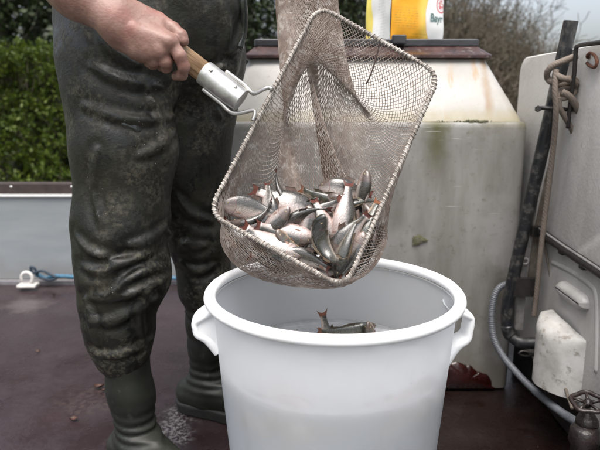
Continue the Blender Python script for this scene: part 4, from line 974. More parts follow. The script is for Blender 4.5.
for k_, px_, py_, Y_, L_, hd_, rl_, pi_, bn_, tw_, lb_ in NETFISH: place_fish(k_, px_, py_, Y_, L_*.94, hd_, rl_, pi_, bn_*1.55, lb_, GN, tw_)
for i, (k_, px_, py_, Y_, hd_, rl_) in enumerate([('roach', 246, 240, 1.150, -40, 160), ('roach', 264, 256, 1.140, -25, 90), ('roach', 280, 262, 1.130, -10, 170), ('perch', 304, 268, 1.125, 10, 60), ('roach', 318, 268, 1.125, 170, 160),
      ('perch', 352, 258, 1.125, 60, 30), ('roach', 366, 250, 1.145, 65, 120), ('roach', 370, 232, 1.160, 80, 170), ('roach', 262, 238, 1.185, -20, 100), ('perch', 300, 256, 1.175, 15, 80), ('roach', 330, 258, 1.175, 30, 140), ('perch', 352, 244, 1.185, 70, 40), ('roach', 290, 266, 1.165, 190, 160), ('roach', 322, 268, 1.155, -5, 170)]):
    place_fish(k_, px_, py_, Y_, .112, hd_, rl_, 0, [.3, -.5, .6][i % 3], 'fish in the sagging bottom of the net, seen through the mesh below the bars', 'fish in the bottom of the net bag')
# fish in the tub
GT = 'fish in the tub'
def tubfish(kind, x, y, z, L, head, roll, pitch, bend, label, grp=GT): place_fish(kind, 0, 0, 1, L, head, roll, pitch, bend, label, grp, 0, TC+np.array([x, y, z]))
q = P(331, 322, 1.17)-TC; tubfish('perch', q[0], q[1], .432, .14, -75, 15, 12, .5, 'orange fish in the tub with its tail sticking up above the rim')
q = P(352, 326, 1.17)-TC; tubfish('perch', q[0], q[1], .474, .125, 8, 40, 0, .5, 'brownish fish lying on top of the pile in the tub')
q = P(371, 324, 1.15)-TC; tubfish('perch', q[0], q[1], .466, .105, 100, 60, 35, .4, 'dark red brown fish with its snout up in the tub, right of the others')
q = P(407, 322, 1.17)-TC; tubfish('ruffe', q[0], q[1], .456, .13, 200, 0, 0, .3, 'fish showing only a thin dark fin above the water inside the tub at right')
q = P(290, 328, 1.17)-TC; tubfish('ruffe', q[0], q[1], .458, .15, 175, 30, 0, .3, 'dark fish lying flat at the left of the pile in the tub')
for i, (a_, z_, hd_, rl_, k_) in enumerate([(248, .40, 8, 170, 'roach'), (262, .345, -12, 150, 'roach'), (278, .42, 170, 20, 'ruffe'), (292, .33, 15, 165, 'roach'), (300, .41, 200, 160, 'roach'), (236, .31, 160, 10, 'perch'), (318, .36, 30, 20, 'ruffe'), (272, .27, 5, 170, 'roach'), (225, .40, -20, 160, 'roach'), (330, .42, 150, 170, 'roach'), (254, .24, 190, 30, 'perch'), (300, .25, -8, 170, 'roach'), (240, .425, 15, 150, 'roach'), (265, .42, 175, 30, 'perch'), (284, .41, 5, 160, 'ruffe'), (308, .422, -14, 165, 'roach'), (250, .36, 185, 170, 'perch'), (285, .37, 8, 20, 'ruffe'), (322, .30, 170, 160, 'roach'), (222, .42, 10, 30, 'perch')]):
    rr_ = rad(z_)-.0242; a_ = R(a_); d_ = np.array([math.cos(a_), math.sin(a_), 0])
    place_fish(k_, 0, 0, 1, .15, hd_, rl_, 0, .7 if abs(rl_) < 90 else -.7, 'fish in the water seen only as a faint blur through the tub wall', 'fish seen through the tub wall', 0, TC+d_*rr_+np.array([0, 0, z_]), (np.array([-d_[1], d_[0], 0]), np.array([0, 0, 1.]), -d_))
# ------------------------------------------------------------------ the fisherman
n = NT('skin'); c = n.mix(n.rng(n.noise(34, 5, .6), .3, .7), (.195, .105, .083), (.275, .165, .135)); c = n.mix(n.rng(n.noise(13, 3), .50, .68, 0, .40), c, (.28, .095, .080))
n.p(col=c, rough=.45, spec=.4); n.b.inputs['Subsurface Weight'].default_value = .12; n.b.inputs['Subsurface Radius'].default_value = (.012, .004, .002); n.b.inputs['Subsurface Scale'].default_value = .5
cre = n.vor(140, n.map(n.obj, (1, 1.6, 1.6)), feat='F1'); n.bump(n.math('ADD', n.noise(130, 5, .65), n.math('MULTIPLY', cre, .5)), .35, .0016); M_skin = n.m
n = NT('waders'); X, Yy, Z = n.sep(n.obj)[:3]
wet = n.rng(n.noise(9, 5, .62), .46, .60); mott = n.math('MULTIPLY', n.rng(n.noise(30, 5, .64, None, .9), .49, .56), n.rng(n.math('ADD', n.noise(3.5, 3), n.math('MULTIPLY', n.rng(Z, .85, .45), .12)), .40, .54))
c = n.mix(n.rng(n.noise(4, 4), .3, .7), (.0058, .0061, .0034), (.0160, .0154, .0086))
dry = n.math('MULTIPLY', n.rng(n.noise(6, 4, .6), .44, .60), n.rng(n.noise(95, 4, .7), .42, .60))
c = n.mix(n.math('MULTIPLY', dry, .65), c, (.075, .070, .048))
c = n.mix(n.math('MULTIPLY', mott, .88), c, (.0032, .0036, .0026))
sp_ = n.math('MULTIPLY', n.rng(n.vor(95), .13, .07), n.rng(n.noise(8, 3), .56, .66)); c = n.mix(n.math('MULTIPLY', sp_, .7), c, (.36, .35, .33))
n.p(col=c, spec=.45, rough=n.mix(mott, n.ramp(n.noise(12, 5), [(.35, .46), (.65, .68)]), (.40, .40, .40)))
n.bump(n.math('ADD', n.math('MULTIPLY', n.noise(13, 5, .5, None, .8), 2.2), n.math('MULTIPLY', n.noise(170, 3), .6)), .35, .0045); M_wader = n.m
n = NT('boot_rubber'); c = n.mix(n.rng(n.noise(6, 5), .35, .65), (.008, .0098, .007), (.016, .0175, .0125)); c = n.mix(n.rng(n.noise(40, 5, .7), .55, .7, 0, .5), c, (.05, .05, .042)); n.p(col=c, rough=n.ramp(n.noise(9, 4), [(.35, .42), (.65, .62)]), spec=.4); n.bump(n.noise(28, 4), .25, .003); M_boot = n.m
M_sole = simple('boot_sole', (.016, .016, .014), .6, 50, .4, .3, .002)
M_sweat = simple('sweater', (.035, .045, .055), .9, 90, .4, .7, .003); M_hair = simple('hair_brown', (.05, .032, .02), .6, 160, .5, .8, .003)
M_strap = simple('wader_strap', (.02, .022, .018), .6, 60, .3, .3)

fA = P(137, 436, 1.375); fA[2] = .085; fB = np.array([*P(206, 395, 1.68)[:2], .085])
legA = [(P(117, 60, 1.43), .132), (P(125, 150, 1.40), .119), (P(121, 225, 1.385), .112), (P(121, 250, 1.38), .102), (P(124, 273, 1.375), .109), (P(118, 302, 1.375), .087), (P(120, 332, 1.375), .080), (P(122, 352, 1.375), .074)]
legB = [(P(190, 60, 1.60), .150), (P(180, 150, 1.62), .132), (P(199, 235, 1.645), .088), (P(205, 285, 1.655), .074), (P(208, 325, 1.665), .063), (P(209, 342, 1.67), .058)]
pelv = P(158, 30, 1.52); chest = np.array([-.34, 1.52, 1.34]); face_dir = np.array([.92, -.39, 0]); side_r = np.array([-.39, -.92, 0])   # faces right; its right side towards the camera
t_p = thing('person', 'person in wet dark green chest waders holding the landing net over the tub', 'person', (fA[0]+.03, (fA[1]+fB[1])/2, 0))
def wader_base(p, extra=True):
    d = None
    for leg in (legA, legB):
        dl = None
        for (a, ra), (b_, rb) in zip(leg[:-1], leg[1:]):
            e = sd_cone(p, a, b_, ra, rb); dl = e if dl is None else smin(dl, e, .03)
        d = dl if d is None else smin(d, dl, .018)
    d = smin(d, sd_cone(p, pelv+np.array([-.02, 0, .0]), chest+np.array([0, 0, -.16]), .185, .175), .06)
    d = smin(d, sd_cone(p, P(215, 10, 1.45), P(212, 62, 1.46), .075, .07), .05)
    d = smin(d, sd_cone(p, P(92, 10, 1.46), P(106, 80, 1.44), .082, .078), .05)
    return d
def hit(px, py):
    o = np.array([0, 0, CAM_H]); d = ray(px, py); d /= np.linalg.norm(d); s = .9
    for _ in range(60):
        e = float(wader_base((o+d*s)[None].astype(np.float32))[0]); s += e*.85
        if e < .0008: return o+d*s
        if s > 2.3: return None
    return o+d*s
# creases, traced where the cloth bunches: (points, radius)
folds = [([(72,234),(86,250),(106,259),(128,262)], .011), ([(78,266),(100,272),(128,262),(150,250),(166,238)], .013), ([(170,274),(150,287),(118,296),(82,298)], .014),
 ([(168,268),(148,270),(128,280),(112,292)], .009), ([(84,316),(106,322),(134,312),(156,300)], .012), ([(90,352),(112,357),(136,350),(154,338)], .010), ([(84,300),(92,322),(96,346)], .009), ([(148,292),(140,318),(146,340)], .008),
 ([(92,66),(120,80),(158,86),(196,88)], .010), ([(84,106),(118,117),(150,120),(190,112)], .007), ([(176,128),(160,146),(140,156)], .007), ([(168,226),(150,240),(130,246)], .010), ([(96,150),(92,190),(100,226)], .007),
 ([(176,196),(190,214),(214,222)], .012), ([(170,232),(184,244),(206,246)], .012), ([(180,262),(196,272),(214,266)], .010), ([(184,312),(200,320),(220,312)], .009),
 ([(150,90),(162,120),(168,160)], .008), ([(206,70),(214,95),(222,118)], .012), ([(220,0),(228,30),(226,62),(214,72)], .012), ([(246,4),(244,30),(232,56)], .014), ([(96,20),(110,48),(140,66)], .009), ([(170,70),(200,76),(230,66)], .011)]
FP = []
for pts, r_ in folds:
    w_ = [hit(*q) for q in pts]; w_ = [q for q in w_ if q is not None]
    if len(w_) >= 2: FP.append((spline(np.array(w_), 3), r_))
def waders_sdf(p):
    d = wader_base(p); near = np.abs(d) < .06
    if near.any():
        q = p[near]; dn = d[near]
        for pl, r_ in FP:
            lo_, hi_ = pl.min(0)-.06, pl.max(0)+.06; m_ = ((q > lo_) & (q < hi_)).all(-1)
            if not m_.any(): continue
            e = None; qq = q[m_]; k = len(pl)-1
            for i in range(k):
                s0 = math.sin(math.pi*(i+.25)/(k+.5)); s1 = math.sin(math.pi*(i+1.25)/(k+.5)) if i+1.25 < k+.5 else .2
                x = sd_cone(qq, pl[i], pl[i+1], r_*max(.25, s0), r_*max(.25, s1)); e = x if e is None else np.minimum(e, x)
            g = np.exp(-((e-.012)/.010)**2)*.0045            # a hollow beside the ridge
            dn[m_] = smin(dn[m_]+g, e+r_*.56, .022)
        z = q[:, 2]
        dn = dn + np.float32(.0014)*fbm(q*np.array([8, 8, 14.]), 2, 41) + .007*vnoise(q*np.array([4., 4, 7]), 44)
        rq = np.stack([q[:, 0]*7+q[:, 2]*3.5, q[:, 1]*7-q[:, 2]*3, q[:, 2]*13-q[:, 0]*4], -1); rdg = 1-np.abs(vnoise(rq, 61)); rd2 = 1-np.abs(vnoise(rq*2.1+5, 62))
        wz = np.exp(-((z-.40)/.11)**2)+np.exp(-((z-.60)/.09)**2)*.8+.06
        dn = dn - (.0018*rdg**4 + .0010*rd2**3)*wz + .001
        # bunched rings at the ankles and knees
        for leg, zc, amp in ((legB, .36, .0012),):
            ax_ = np.array(leg[-2][0]); m_ = np.exp(-((z-zc)/.10)**2)*np.exp(-(((q[:, 0]-ax_[0])**2+(q[:, 1]-ax_[1])**2)/.03))
            ph_ = z*70 + 2.2*np.sin((q[:, 0]-ax_[0])*22+zc*9) + 2.5*vnoise(q*9., 51); dn = dn - amp*m_*(np.abs(np.sin(ph_*.5))*2-1)
        d[near] = dn
    return np.maximum(np.maximum(d, p[..., 2]-1.26), .262-p[..., 2])
V, F = surface_nets(waders_sdf, (-.75, 1.18, .24), (.06, 1.86, 1.28), .0058)
o_w = mk('waders', V, F, M_wader, t_p)
# bib strap, pocket flap with its wet shiny edge
fe = [q for q in (hit(x_, y_) for x_, y_ in ((243, 4), (244, 16), (243, 32), (239, 48))) if q is not None]
fe = fe if len(fe) > 1 else [P(240, 4, 1.40), P(240, 30, 1.40)]
vv, ff = tube(spline(np.array([fe[0]+[0, 0, .05]]+fe)), .010, 10)
n = NT('wet_flap'); n.p(col=(.022, .025, .022), rough=.18, spec=.6); n.bump(n.noise(70, 4), .5, .003); mk('flap_edge', vv, ff, n.m, t_p)
# worn shiny patch on the thigh
pu = []
for w in np.linspace(0, 1, 9):
    for u in np.linspace(0, 1, 14):
        a = (u-.5)*2; hh_ = 7.5*math.sqrt(max(0, 1-a*a))*(1+.25*math.sin(u*9)); q = hit(130+a*12, 124+a*4.5+(w-.5)*2*hh_*.85); pu.append(q if q is not None else P(130, 124, 1.28))
pu = np.array(pu); cpt = pu.mean(0); nv_ = np.array([0, -1., .1]); ed_ = np.array([1-abs(w-.5)*2 for w in np.linspace(0, 1, 9) for u in range(14)]); eu_ = np.array([1-abs(u-.5)*2 for w in range(9) for u in np.linspace(0, 1, 14)])
pu = pu + nv_*(-.003+.005*np.minimum(1, 3*np.minimum(ed_, eu_)))[:, None] + nv_*(.0015*vnoise(pu*90, 5))[:, None]
mk('worn_patch', pu, [(j*14+i, j*14+i+1, (j+1)*14+i+1, (j+1)*14+i) for j in range(8) for i in range(13)], n.m, t_p)
# boots
def boot(ankle, top, rt, dirv, name):
    dirv = np.array(dirv)/np.linalg.norm(dirv); toe = ankle+dirv*.185; heel = ankle-dirv*.055
    g = np.array([0, 0, 1.])
    def f(p):
        d = sd_cone(p, top+np.array([0, 0, .03]), top*.45+ankle*.55+[0, 0, .02], rt, rt*.86)
        d = smin(d, sd_cone(p, top*.45+ankle*.55+[0, 0, .02], ankle, rt*.86, .050), .03)
        d = smin(d, sd_cone(p, np.array([heel[0], heel[1], .055]), np.array([ankle[0], ankle[1], .06]), .046, .050), .03)
        d = smin(d, sd_cone(p, np.array([ankle[0], ankle[1], .075])+dirv*.02, np.array([toe[0], toe[1], .050]), .054, .045), .035)
        z = p[..., 2]; m_ = np.exp(-((z-.135)/.05)**2); d = d - .0030*m_*np.sin(z*230+3*vnoise(p*12., 3)) - .0025*vnoise(p*np.array([14., 14, 20]), 8)
        return smax(d, .018-z, .004)
    lo = np.minimum(np.minimum(toe, heel), top)-.12; hi = np.maximum(np.maximum(toe, heel), top)+.12; lo[2] = 0; hi[2] = top[2]+.05
    V, F = surface_nets(lambda p: np.maximum(f(p), p[..., 2]-(top[2]+.03)), lo, hi, .005); o = mk(name, V, F, M_boot, t_p)
    u = np.array([-dirv[1], dirv[0], 0]); ol = []
    for s_, w_ in ((-.098, .0), (-.092, .026), (-.07, .044), (-.03, .048), (.03, .046), (.08, .050), (.15, .052), (.20, .042), (.226, .022), (.232, 0)): ol.append((s_, w_))
    o2 = [ankle+dirv*s_+u*w_ for s_, w_ in ol] + [ankle+dirv*s_-u*w_ for s_, w_ in ol[-2:0:-1]]
    rg = lambda k, z: [np.array([ankle[0], ankle[1], 0])+(np.array([q[0], q[1], 0])-np.array([ankle[0], ankle[1], 0]))*k+g*z for q in spline(np.array(o2), 3, True)]
    V, F = loft([rg(.985, .001), rg(1, .004), rg(1, .020), rg(1.015, .024), rg(1.01, .031), rg(.95, .034)]); so = mk('sole', V, F, M_sole, o, auto=50)
    return o
boot(fA, np.array([*(legA[-1][0][:2]+[.006, 0]), .345]), .062, (.80, -.60, 0), 'boot')
boot(fB, np.array([*(legB[-1][0][:2]+[.003, 0]), .345]), .060, (.93, -.36, 0), 'boot')
# ---- body: head, arms, hands as one surface
shR, shL = np.array([-.43, 1.30, 1.44]), np.array([-.29, 1.70, 1.44]); neck = np.array([-.33, 1.50, 1.50]); head = np.array([-.27, 1.475, 1.68])
elR = P(16, -52, 1.21); wr = P(117, 22, 1.155); elL = np.array([-.13, 1.66, 1.40]); wl = G + np.array([-.045, .05, -.015])
Yh = 1.14
def pc(px, py, Y): return P(px, py, Y)
DIG = [ # index, middle, ring, little, thumb : joints then radii
 ([(171,43,Yh), (180,56,Yh-.003), (184,67,Yh+.003), (182,75,Yh+.018), (176,76,Yh+.034)], [.0125, .0122, .0112, .0102, .009]),
 ([(161,53,Yh), (166,62,Yh+.002), (166,67,Yh+.018), (162,66,Yh+.036), (158,60,Yh+.046)], [.0128, .0120, .0112, .0102, .009]),
 ([(149,55,Yh+.002), (154,61,Yh+.006), (153,64,Yh+.022), (149,62,Yh+.038), (146,56,Yh+.046)], [.0125, .0115, .0106, .0098, .0088]),
 ([(137,51,Yh+.008), (142,56,Yh+.012), (141,58,Yh+.026), (138,56,Yh+.038), (135,51,Yh+.044)], [.0112, .0102, .0094, .0086, .008]),
 ([(136,12,Yh+.026), (158,20,Yh+.034), (173,29,Yh+.030), (181,36,Yh+.022), (183.5,41,Yh+.018)], [.020, .0150, .0130, .0122, .0105])]
def hand_r(p):
    d = sd_cone(p, elR, P(78, -8, 1.175), .046, .046); d = smin(d, sd_cone(p, P(78, -8, 1.175), wr, .045, .034), .03)
    d = smin(d, sd_cone(p, wr+[0, 0, .008], wr+[.004, 0, -.012], .031, .030), .02)
    for (px, py, dy), r0 in (((170,42,0), .0175), ((160,51,0), .0175), ((148,53,.004), .0170), ((137,49,.010), .0165)):
        d = smin(d, sd_cone(p, wr + np.array([0, 0, (45-py)*.0008]), P(px, py, Yh+dy+.004), .024, r0), .018)
    d = smin(d, sd_cone(p, P(124, 8, Yh+.022), P(160, 24, Yh+.030), .022, .017), .02)
    d = smin(d, sd_cone(p, P(122, 38, Yh+.022), P(142, 50, Yh+.022), .020, .016), .018)
    for (px, py, dy) in ((171,43,-.002), (160,52,-.002), (148,54,.002), (137,50,.008)): d = smin(d, np.linalg.norm(p-P(px, py, Yh+dy-.004).astype(np.float32), axis=-1)-.0118, .010)
    # tendons across the back of the hand
    for (px, py) in ((166,40), (156,46), (145,48)): d = smin(d, sd_cone(p, P(134, 29, Yh-.007), P(px, py, Yh-.0105), .0040, .0044), .014)
    for J_, r_ in DIG:
        w_ = [P(*q) for q in J_]; e = None
        for i in range(4):
            x = sd_cone(p, w_[i], w_[i+1], r_[i], r_[i+1]); e = x if e is None else smin(e, x, .004)
        d = smin(d, e, .0028)
    return d
def hand_l(p):
    d = sd_cone(p, elL, wl, .043, .030); h0 = G+np.array([0, .006, 0])
    d = smin(d, sd_cone(p, wl, h0+np.array([-.028, .02, .02]), .030, .030), .02); d = smin(d, sd_cone(p, wl, h0+np.array([-.028, .02, -.03]), .028, .026), .02)
    for k in range(4):
        z = .036-.021*k; r_ = [.0115, .0118, .0112, .0098][k]; c_ = h0+np.array([0, 0, z]); ring_ = [c_+np.array([.034*math.cos(a), .034*math.sin(a), -.002*k]) for a in np.linspace(R(130), R(-120-10*k), 6)]
        e = None
        for i in range(5):
            x = sd_cone(p, ring_[i], ring_[i+1], r_*(1-.05*i), r_*(1-.05*(i+1))); e = x if e is None else smin(e, x, .004)
        d = smin(d, e, .005)
    th = [h0+np.array([-.036, .0, .03]), h0+np.array([-.030, -.030, .042]), h0+np.array([-.008, -.042, .046]), h0+np.array([.010, -.040, .046])]
    for i in range(3): d = smin(d, sd_cone(p, th[i], th[i+1], .015-.002*i, .013-.0015*i), .006)
    return d
fx, fs_ = face_dir, np.array([.39, .92, 0])
def head_f(p):
    q = p-head.astype(np.float32); a = q@fx.astype(np.float32); b_ = q@fs_.astype(np.float32); z = q[..., 2]; L = np.stack([a, b_, z], -1)
    d = sd_ell(L, (-.012, 0, .035), (.095, .074, .088)); d = smin(d, sd_ell(L, (.025, 0, -.045), (.066, .058, .072)), .035)
    d = smin(d, sd_cone(L, (.084, 0, .012), (.108, 0, -.022), .007, .013), .012); d = smin(d, sd_cone(L, (.085, -.02, -.062), (.085, .02, -.062), .008, .008), .010)
    d = smin(d, sd_cone(L, (.075, 0, -.100), (.070, 0, -.10), .016, .016), .02); d = smin(d, sd_cone(L, (.078, -.03, .030), (.078, .03, .030), .008, .008), .012)
    for s_ in (-1, 1):
        d = smax(d, -sd_ell(L, (.092, s_*.031, .010), (.016, .015, .010)), .012); d = smin(d, sd_ell(L, (.074, s_*.031, .010), (.012, .012, .011)), .004); d = smin(d, sd_ell(L, (-.005, s_*.076, .0), (.020, .008, .032)), .008)
    d = smax(d, -sd_cone(L, (.098, -.018, -.062), (.098, .018, -.062), .003, .003), .003)
    return smin(d, sd_cone(p, neck-[0, 0, .06], head+np.array([-.02, .005, -.06]), .062, .058), .03)
cutd = shR-elR; cut0 = elR+cutd*.30
def arm_f(p):
    d = smin(hand_r(p), sd_cone(p, elR, shR, .046, .055), .02)
    return np.maximum(d, ((p-cut0.astype(np.float32))@(cutd/np.linalg.norm(cutd)).astype(np.float32))-.012)
def body_f(p):
    d = hand_l(p); d = np.minimum(d, head_f(p))
    up = smin(sd_cone(p, shR, elR, .055, .046), sd_cone(p, shL, elL, .055, .044), .02)
    tor = sd_cone(p, np.array([-.34, 1.52, 1.16]), neck-[0, 0, .12], .12, .13); tor = smin(tor, sd_cone(p, shR, shL, .07, .07), .08)
    tor = smin(tor, up, .05); d = smin(d, tor, .03)
    return np.maximum(d, -((p-cut0.astype(np.float32))@(cutd/np.linalg.norm(cutd)).astype(np.float32)))
def nets_fine(fn, lo, hi, h): return surface_nets(fn, lo, hi, h)
V, F = surface_nets(body_f, (-.75, 1.07, .93), (.13, 1.83, 1.83), .0052)
# refine the visible hand: project every vertex on to the exact surface
def project(V, fn, it=3):
    for _ in range(it):
        p = V.astype(np.float32); d = fn(p); e = .0008; g = np.stack([fn(p+np.array(k, np.float32))-d for k in ((e,0,0),(0,e,0),(0,0,e))], -1)/e
        V = V - g*(d/np.maximum((g**2).sum(-1), .2))[:, None]*.9
    return V
V = project(V, body_f, 2); V2, F2 = surface_nets(arm_f, np.minimum(np.minimum(np.minimum(elR, wr), cut0)-.075, P(180, 92, 1.13)-.02), np.maximum(np.maximum(cut0, P(192, 60, 1.22)), P(192, 80, 1.15))+.06, .0026)
o_b = mk('body', np.concatenate([V, project(V2, arm_f, 2)]), np.concatenate([F, F2+len(V)]), M_skin, t_p)
# sweater with rolled sleeves, straps, hair
def sweater(p):
    tor = sd_cone(p, np.array([-.34, 1.52, 1.12]), neck-[0, 0, .13], .16, .15); tor = smin(tor, sd_cone(p, shR, shL, .088, .088), .08)
    sR = sd_cone(p, shR, elR*.8+shR*.2, .075, .066); sL = sd_cone(p, shL, elL*.85+shL*.15, .075, .062); d = smin(smin(tor, sR, .04), sL, .04)
    d = smax(d, -(sd_cone(p, neck-[0, 0, .05], head, .068, .068)), .01)
    return d - .006*fbm(p*np.array([9., 9, 12]), 2, 71)
V, F = surface_nets(lambda p: np.maximum(sweater(p), 1.10-p[..., 2]), (-.72, 1.1, 1.08), (.05, 1.92, 1.62), .009); mk('sweater', V, F, M_sweat, t_p)
def hair(p):
    q = p-head.astype(np.float32); a = q@fx.astype(np.float32); b_ = q@fs_.astype(np.float32); z = q[..., 2]; L = np.stack([a, b_, z], -1)
    d = sd_ell(L, (-.018, 0, .040), (.104, .082, .095)) - .004*fbm(p*60., 2, 3); return np.maximum(d, -(z + .5*np.minimum(a, 0) - a*.9 + .028))
V, F = surface_nets(hair, head-.16, head+.16, .005); mk('hair', V, F, M_hair, t_p)
for s_, sh_ in ((0, shR), (1, shL)):
    m_ = sh_*.62+neck*.38; 
    vv, ff = tube(spline(np.array([np.array([m_[0], m_[1], 1.2])+face_dir*.17, m_+face_dir*.13+[0, 0, -.04], m_+[0, 0, .075], m_-face_dir*.13+[0, 0, -.04], np.array([m_[0], m_[1], 1.2])-face_dir*.17]), 6), .016, 8); mk('shoulder_strap', vv, ff, M_strap, t_p)

# ------------------------------------------------------------------ bits lying on the floor
M_leaf = simple('dead_leaf', (.085, .035, .020), .6, 120, .5, .4, .001)
for px_, py_, s_, lab in ((99, 388, .016, 'curled dark brown leaf on the floor, left of the front boot'), (104, 391, .010, 'tiny brown scrap next to the curled leaf on the floor'), (74, 420, .012, 'small brown leaf on the floor nearest the bottom edge'), (38, 352, .008, 'tiny dark crumb on the open floor at far left'), (54, 295, .010, 'small dark scrap on the floor near the side panel')):
    c_ = PZ(px_, py_); V, F = sheet(lambda u, w: (c_[0]+s_*(u-.5)*2.2, c_[1]+s_*(w-.5)*1.5*math.sin(math.pi*min(.97, max(.06, u))), .003+s_*.9*(u-.4)**2*2+.5*s_*abs(w-.5)+.3*s_*vnoise(np.array([[u*3, w*3, s_*900]]))[0]), 9, 6)
    V = np.array(V); k = len(V); V2 = V-[0, 0, .0012]; o = mk('leaf', np.concatenate([V, V2]), F+[tuple(i+k for i in q_[::-1]) for q_ in F], M_leaf, None, origin=c_); tag(o, lab, 'leaf', 'leaf scraps on the floor')
# ------------------------------------------------------------------ hedge, trees and bare shrubs behind
def leaf_mat(name, c0, c1, tr=.25, rough=.5):
    n = NT(name); oi = n.n('ShaderNodeNewGeometry'); c = n.mix(oi.outputs['Random Per Island'], c0, c1); n.p(col=c, rough=rough, spec=.35)
    tl = n.n('ShaderNodeBsdfTranslucent'); n.l(c, tl.inputs[0]); mx = n.n('ShaderNodeMixShader'); mx.inputs[0].default_value = tr
    n.l(n.b.outputs[0], mx.inputs[1]); n.l(tl.outputs[0], mx.inputs[2]); n.l(mx.outputs[0], n.out.inputs[0]); return n.m
def leaves(pos, size, updir=None, seed=0, aspect=.5, jit=.9):
    """little folded leaf blades (two quads each)"""
    r_ = np.random.default_rng(seed); N = len(pos); d = r_.normal(size=(N, 3)); 
    if updir is not None: d = d*jit + updir
    d /= np.linalg.norm(d, axis=1)[:, None]; a = r_.normal(size=(N, 3)); s = np.cross(d, a); s /= np.linalg.norm(s, axis=1)[:, None]+1e-9; nn = np.cross(d, s)
    L = size*r_.uniform(.6, 1.3, N)[:, None]; W = L*aspect
    V = np.stack([pos, pos+d*L*.45+s*W*.5+nn*L*.07, pos+d*L, pos+d*L*.45-s*W*.5+nn*L*.07, pos+d*L*.5-nn*L*.03], 1).reshape(-1, 3)
    b_ = (np.arange(N)*5)[:, None]; F = np.concatenate([b_+np.array([[0, 1, 2, 4]]), b_+np.array([[0, 4, 2, 3]])]); return V, F
M_bark = simple('bark', (.050, .042, .032), .9, 14, .6, .9, .02, c2=(.022, .026, .014))
M_stem = simple('hedge_stem', (.06, .045, .03), .9, 30, .4, .3)
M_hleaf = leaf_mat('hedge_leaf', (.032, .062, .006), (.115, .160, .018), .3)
def hedge_block(x0, x1, y0, y1, z1, N, seed, label, mat):
    r_ = np.random.default_rng(seed); t = thing('hedge', label, 'hedge', ((x0+x1)/2, (y0+y1)/2, -1.05), 'hedges beyond the truck')
    # sprigs over the front and top shell, thinning inward
    K = N//14; u = r_.uniform(x0, x1, K); k = r_.random(K); fr_ = k < .62
    z = np.where(fr_, -1.05+(z1+1.05)*r_.random(K)**.75, z1-.02); y = np.where(fr_, y0, r_.uniform(y0, y1, K)); dep = np.abs(r_.normal(0, .14, K))
    lump = fbm(np.stack([u*1.6, z*1.9, y*1.3], -1), 3, seed)
    y = y + np.where(fr_, dep-.22*lump, 0); z = z + np.where(fr_, 0, -dep*1.1+.16*lump)
    z = np.minimum(z, z1+.13*fbm(np.stack([u*2.4, y*0, y*2], -1), 2, seed+3)+.04*r_.normal(size=K))
    c = np.stack([u, y, z], -1); dirs = np.where(fr_[:, None], [0, -.75, .75], [0, -.1, 1.]) + r_.normal(0, .45, (K, 3)); dirs /= np.linalg.norm(dirs, axis=1)[:, None]
    tt = np.tile(np.linspace(0, 1, 14), K)[:, None]; base = np.repeat(c, 14, 0); dd = np.repeat(dirs, 14, 0); pos = base + dd*tt*.11 + r_.normal(0, .012, (K*14, 3))
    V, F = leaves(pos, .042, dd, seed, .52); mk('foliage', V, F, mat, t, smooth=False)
    V, F = segs_tubes(c-dirs*.14, c+dirs*.10, .0035, .0015, 3); mk('twigs', V, F, M_stem, t)
    b = MB(); 
    for x in np.arange(x0+.15, x1, .38):
        yy_ = (y0+y1)/2+r_.uniform(-.15, .15); b.tube(spline([(x, yy_, -1.07), (x+r_.uniform(-.1, .1), yy_-.1, 0), (x+r_.uniform(-.25, .25), yy_-.15, z1-.3)], 4), [.03]*4+[.022]*4+[.012], 6)
    b.obj('stems', M_stem, t)
    # inner dark mass of larger leaves
    N2 = 5000; pos = np.stack([r_.uniform(x0, x1, N2), r_.uniform(y0+.22, y1, N2), r_.uniform(-1.05, z1-.2, N2)], -1); V, F = leaves(pos, .13, None, seed+1, .6); mk('inner_leaves', V, F, leaf_mat('inner_leaf', (.018, .03, .008), (.035, .05, .012), .15), t, smooth=False)
hedge_block(-3.9, -.95, 5.6, 7.2, 1.42, 60000, 3, 'bright green clipped hedge beyond the side panel at the left', M_hleaf)
M_dleaf = leaf_mat('dark_leaf', (.012, .024, .008), (.040, .060, .018), .15)
def evergreen(x, y, h, rx, label, seed, N=26000, mat=None, size=.07):
    r_ = np.random.default_rng(seed); t = thing('evergreen_tree', label, 'tree', (x, y, -1.05), 'dark evergreens behind the truck'); b = MB()
    tr = spline([(x, y, -1.1), (x+.1, y, h*.3), (x-.05, y, h*.7), (x, y, h)], 5); b.tube(tr, np.linspace(.16, .03, len(tr)), 9); b.obj('trunk', M_bark, t)
    K = 420; ce = []; P0 = []
    for i in range(K):
        z = r_.uniform(-.9, h); rr_ = rx*(1-.55*max(0, (z-.2)/h))*(.35+.75*r_.random()); a = r_.uniform(0, 2*np.pi); c_ = np.array([x+rr_*math.cos(a), y+rr_*math.sin(a), z-.2*rr_]); ce.append(c_); P0.append((x, y, z+.1))
    ce = np.array(ce); V, F = segs_tubes(P0, ce, .015, .004, 3); mk('limbs', V, F, M_bark, t)['kind'] = 'stuff'
    idx = r_.integers(0, K, N); pos = ce[idx]+r_.normal(0, 1, (N, 3))*np.array([.20, .20, .11]); dr = pos-np.array([x, y, 0]); dr[:, 2] = -.3; V, F = leaves(pos, size, dr*.5, seed, .32); mk('crown', V, F, mat or M_dleaf, t, smooth=False)
evergreen(-.55, 6.4, 3.0, 1.0, 'dark evergreen tree seen between the fisherman and the landing net', 11)
evergreen(.55, 6.9, 3.2, 1.0, 'dark evergreen tree seen between the net and the feed sack', 12)
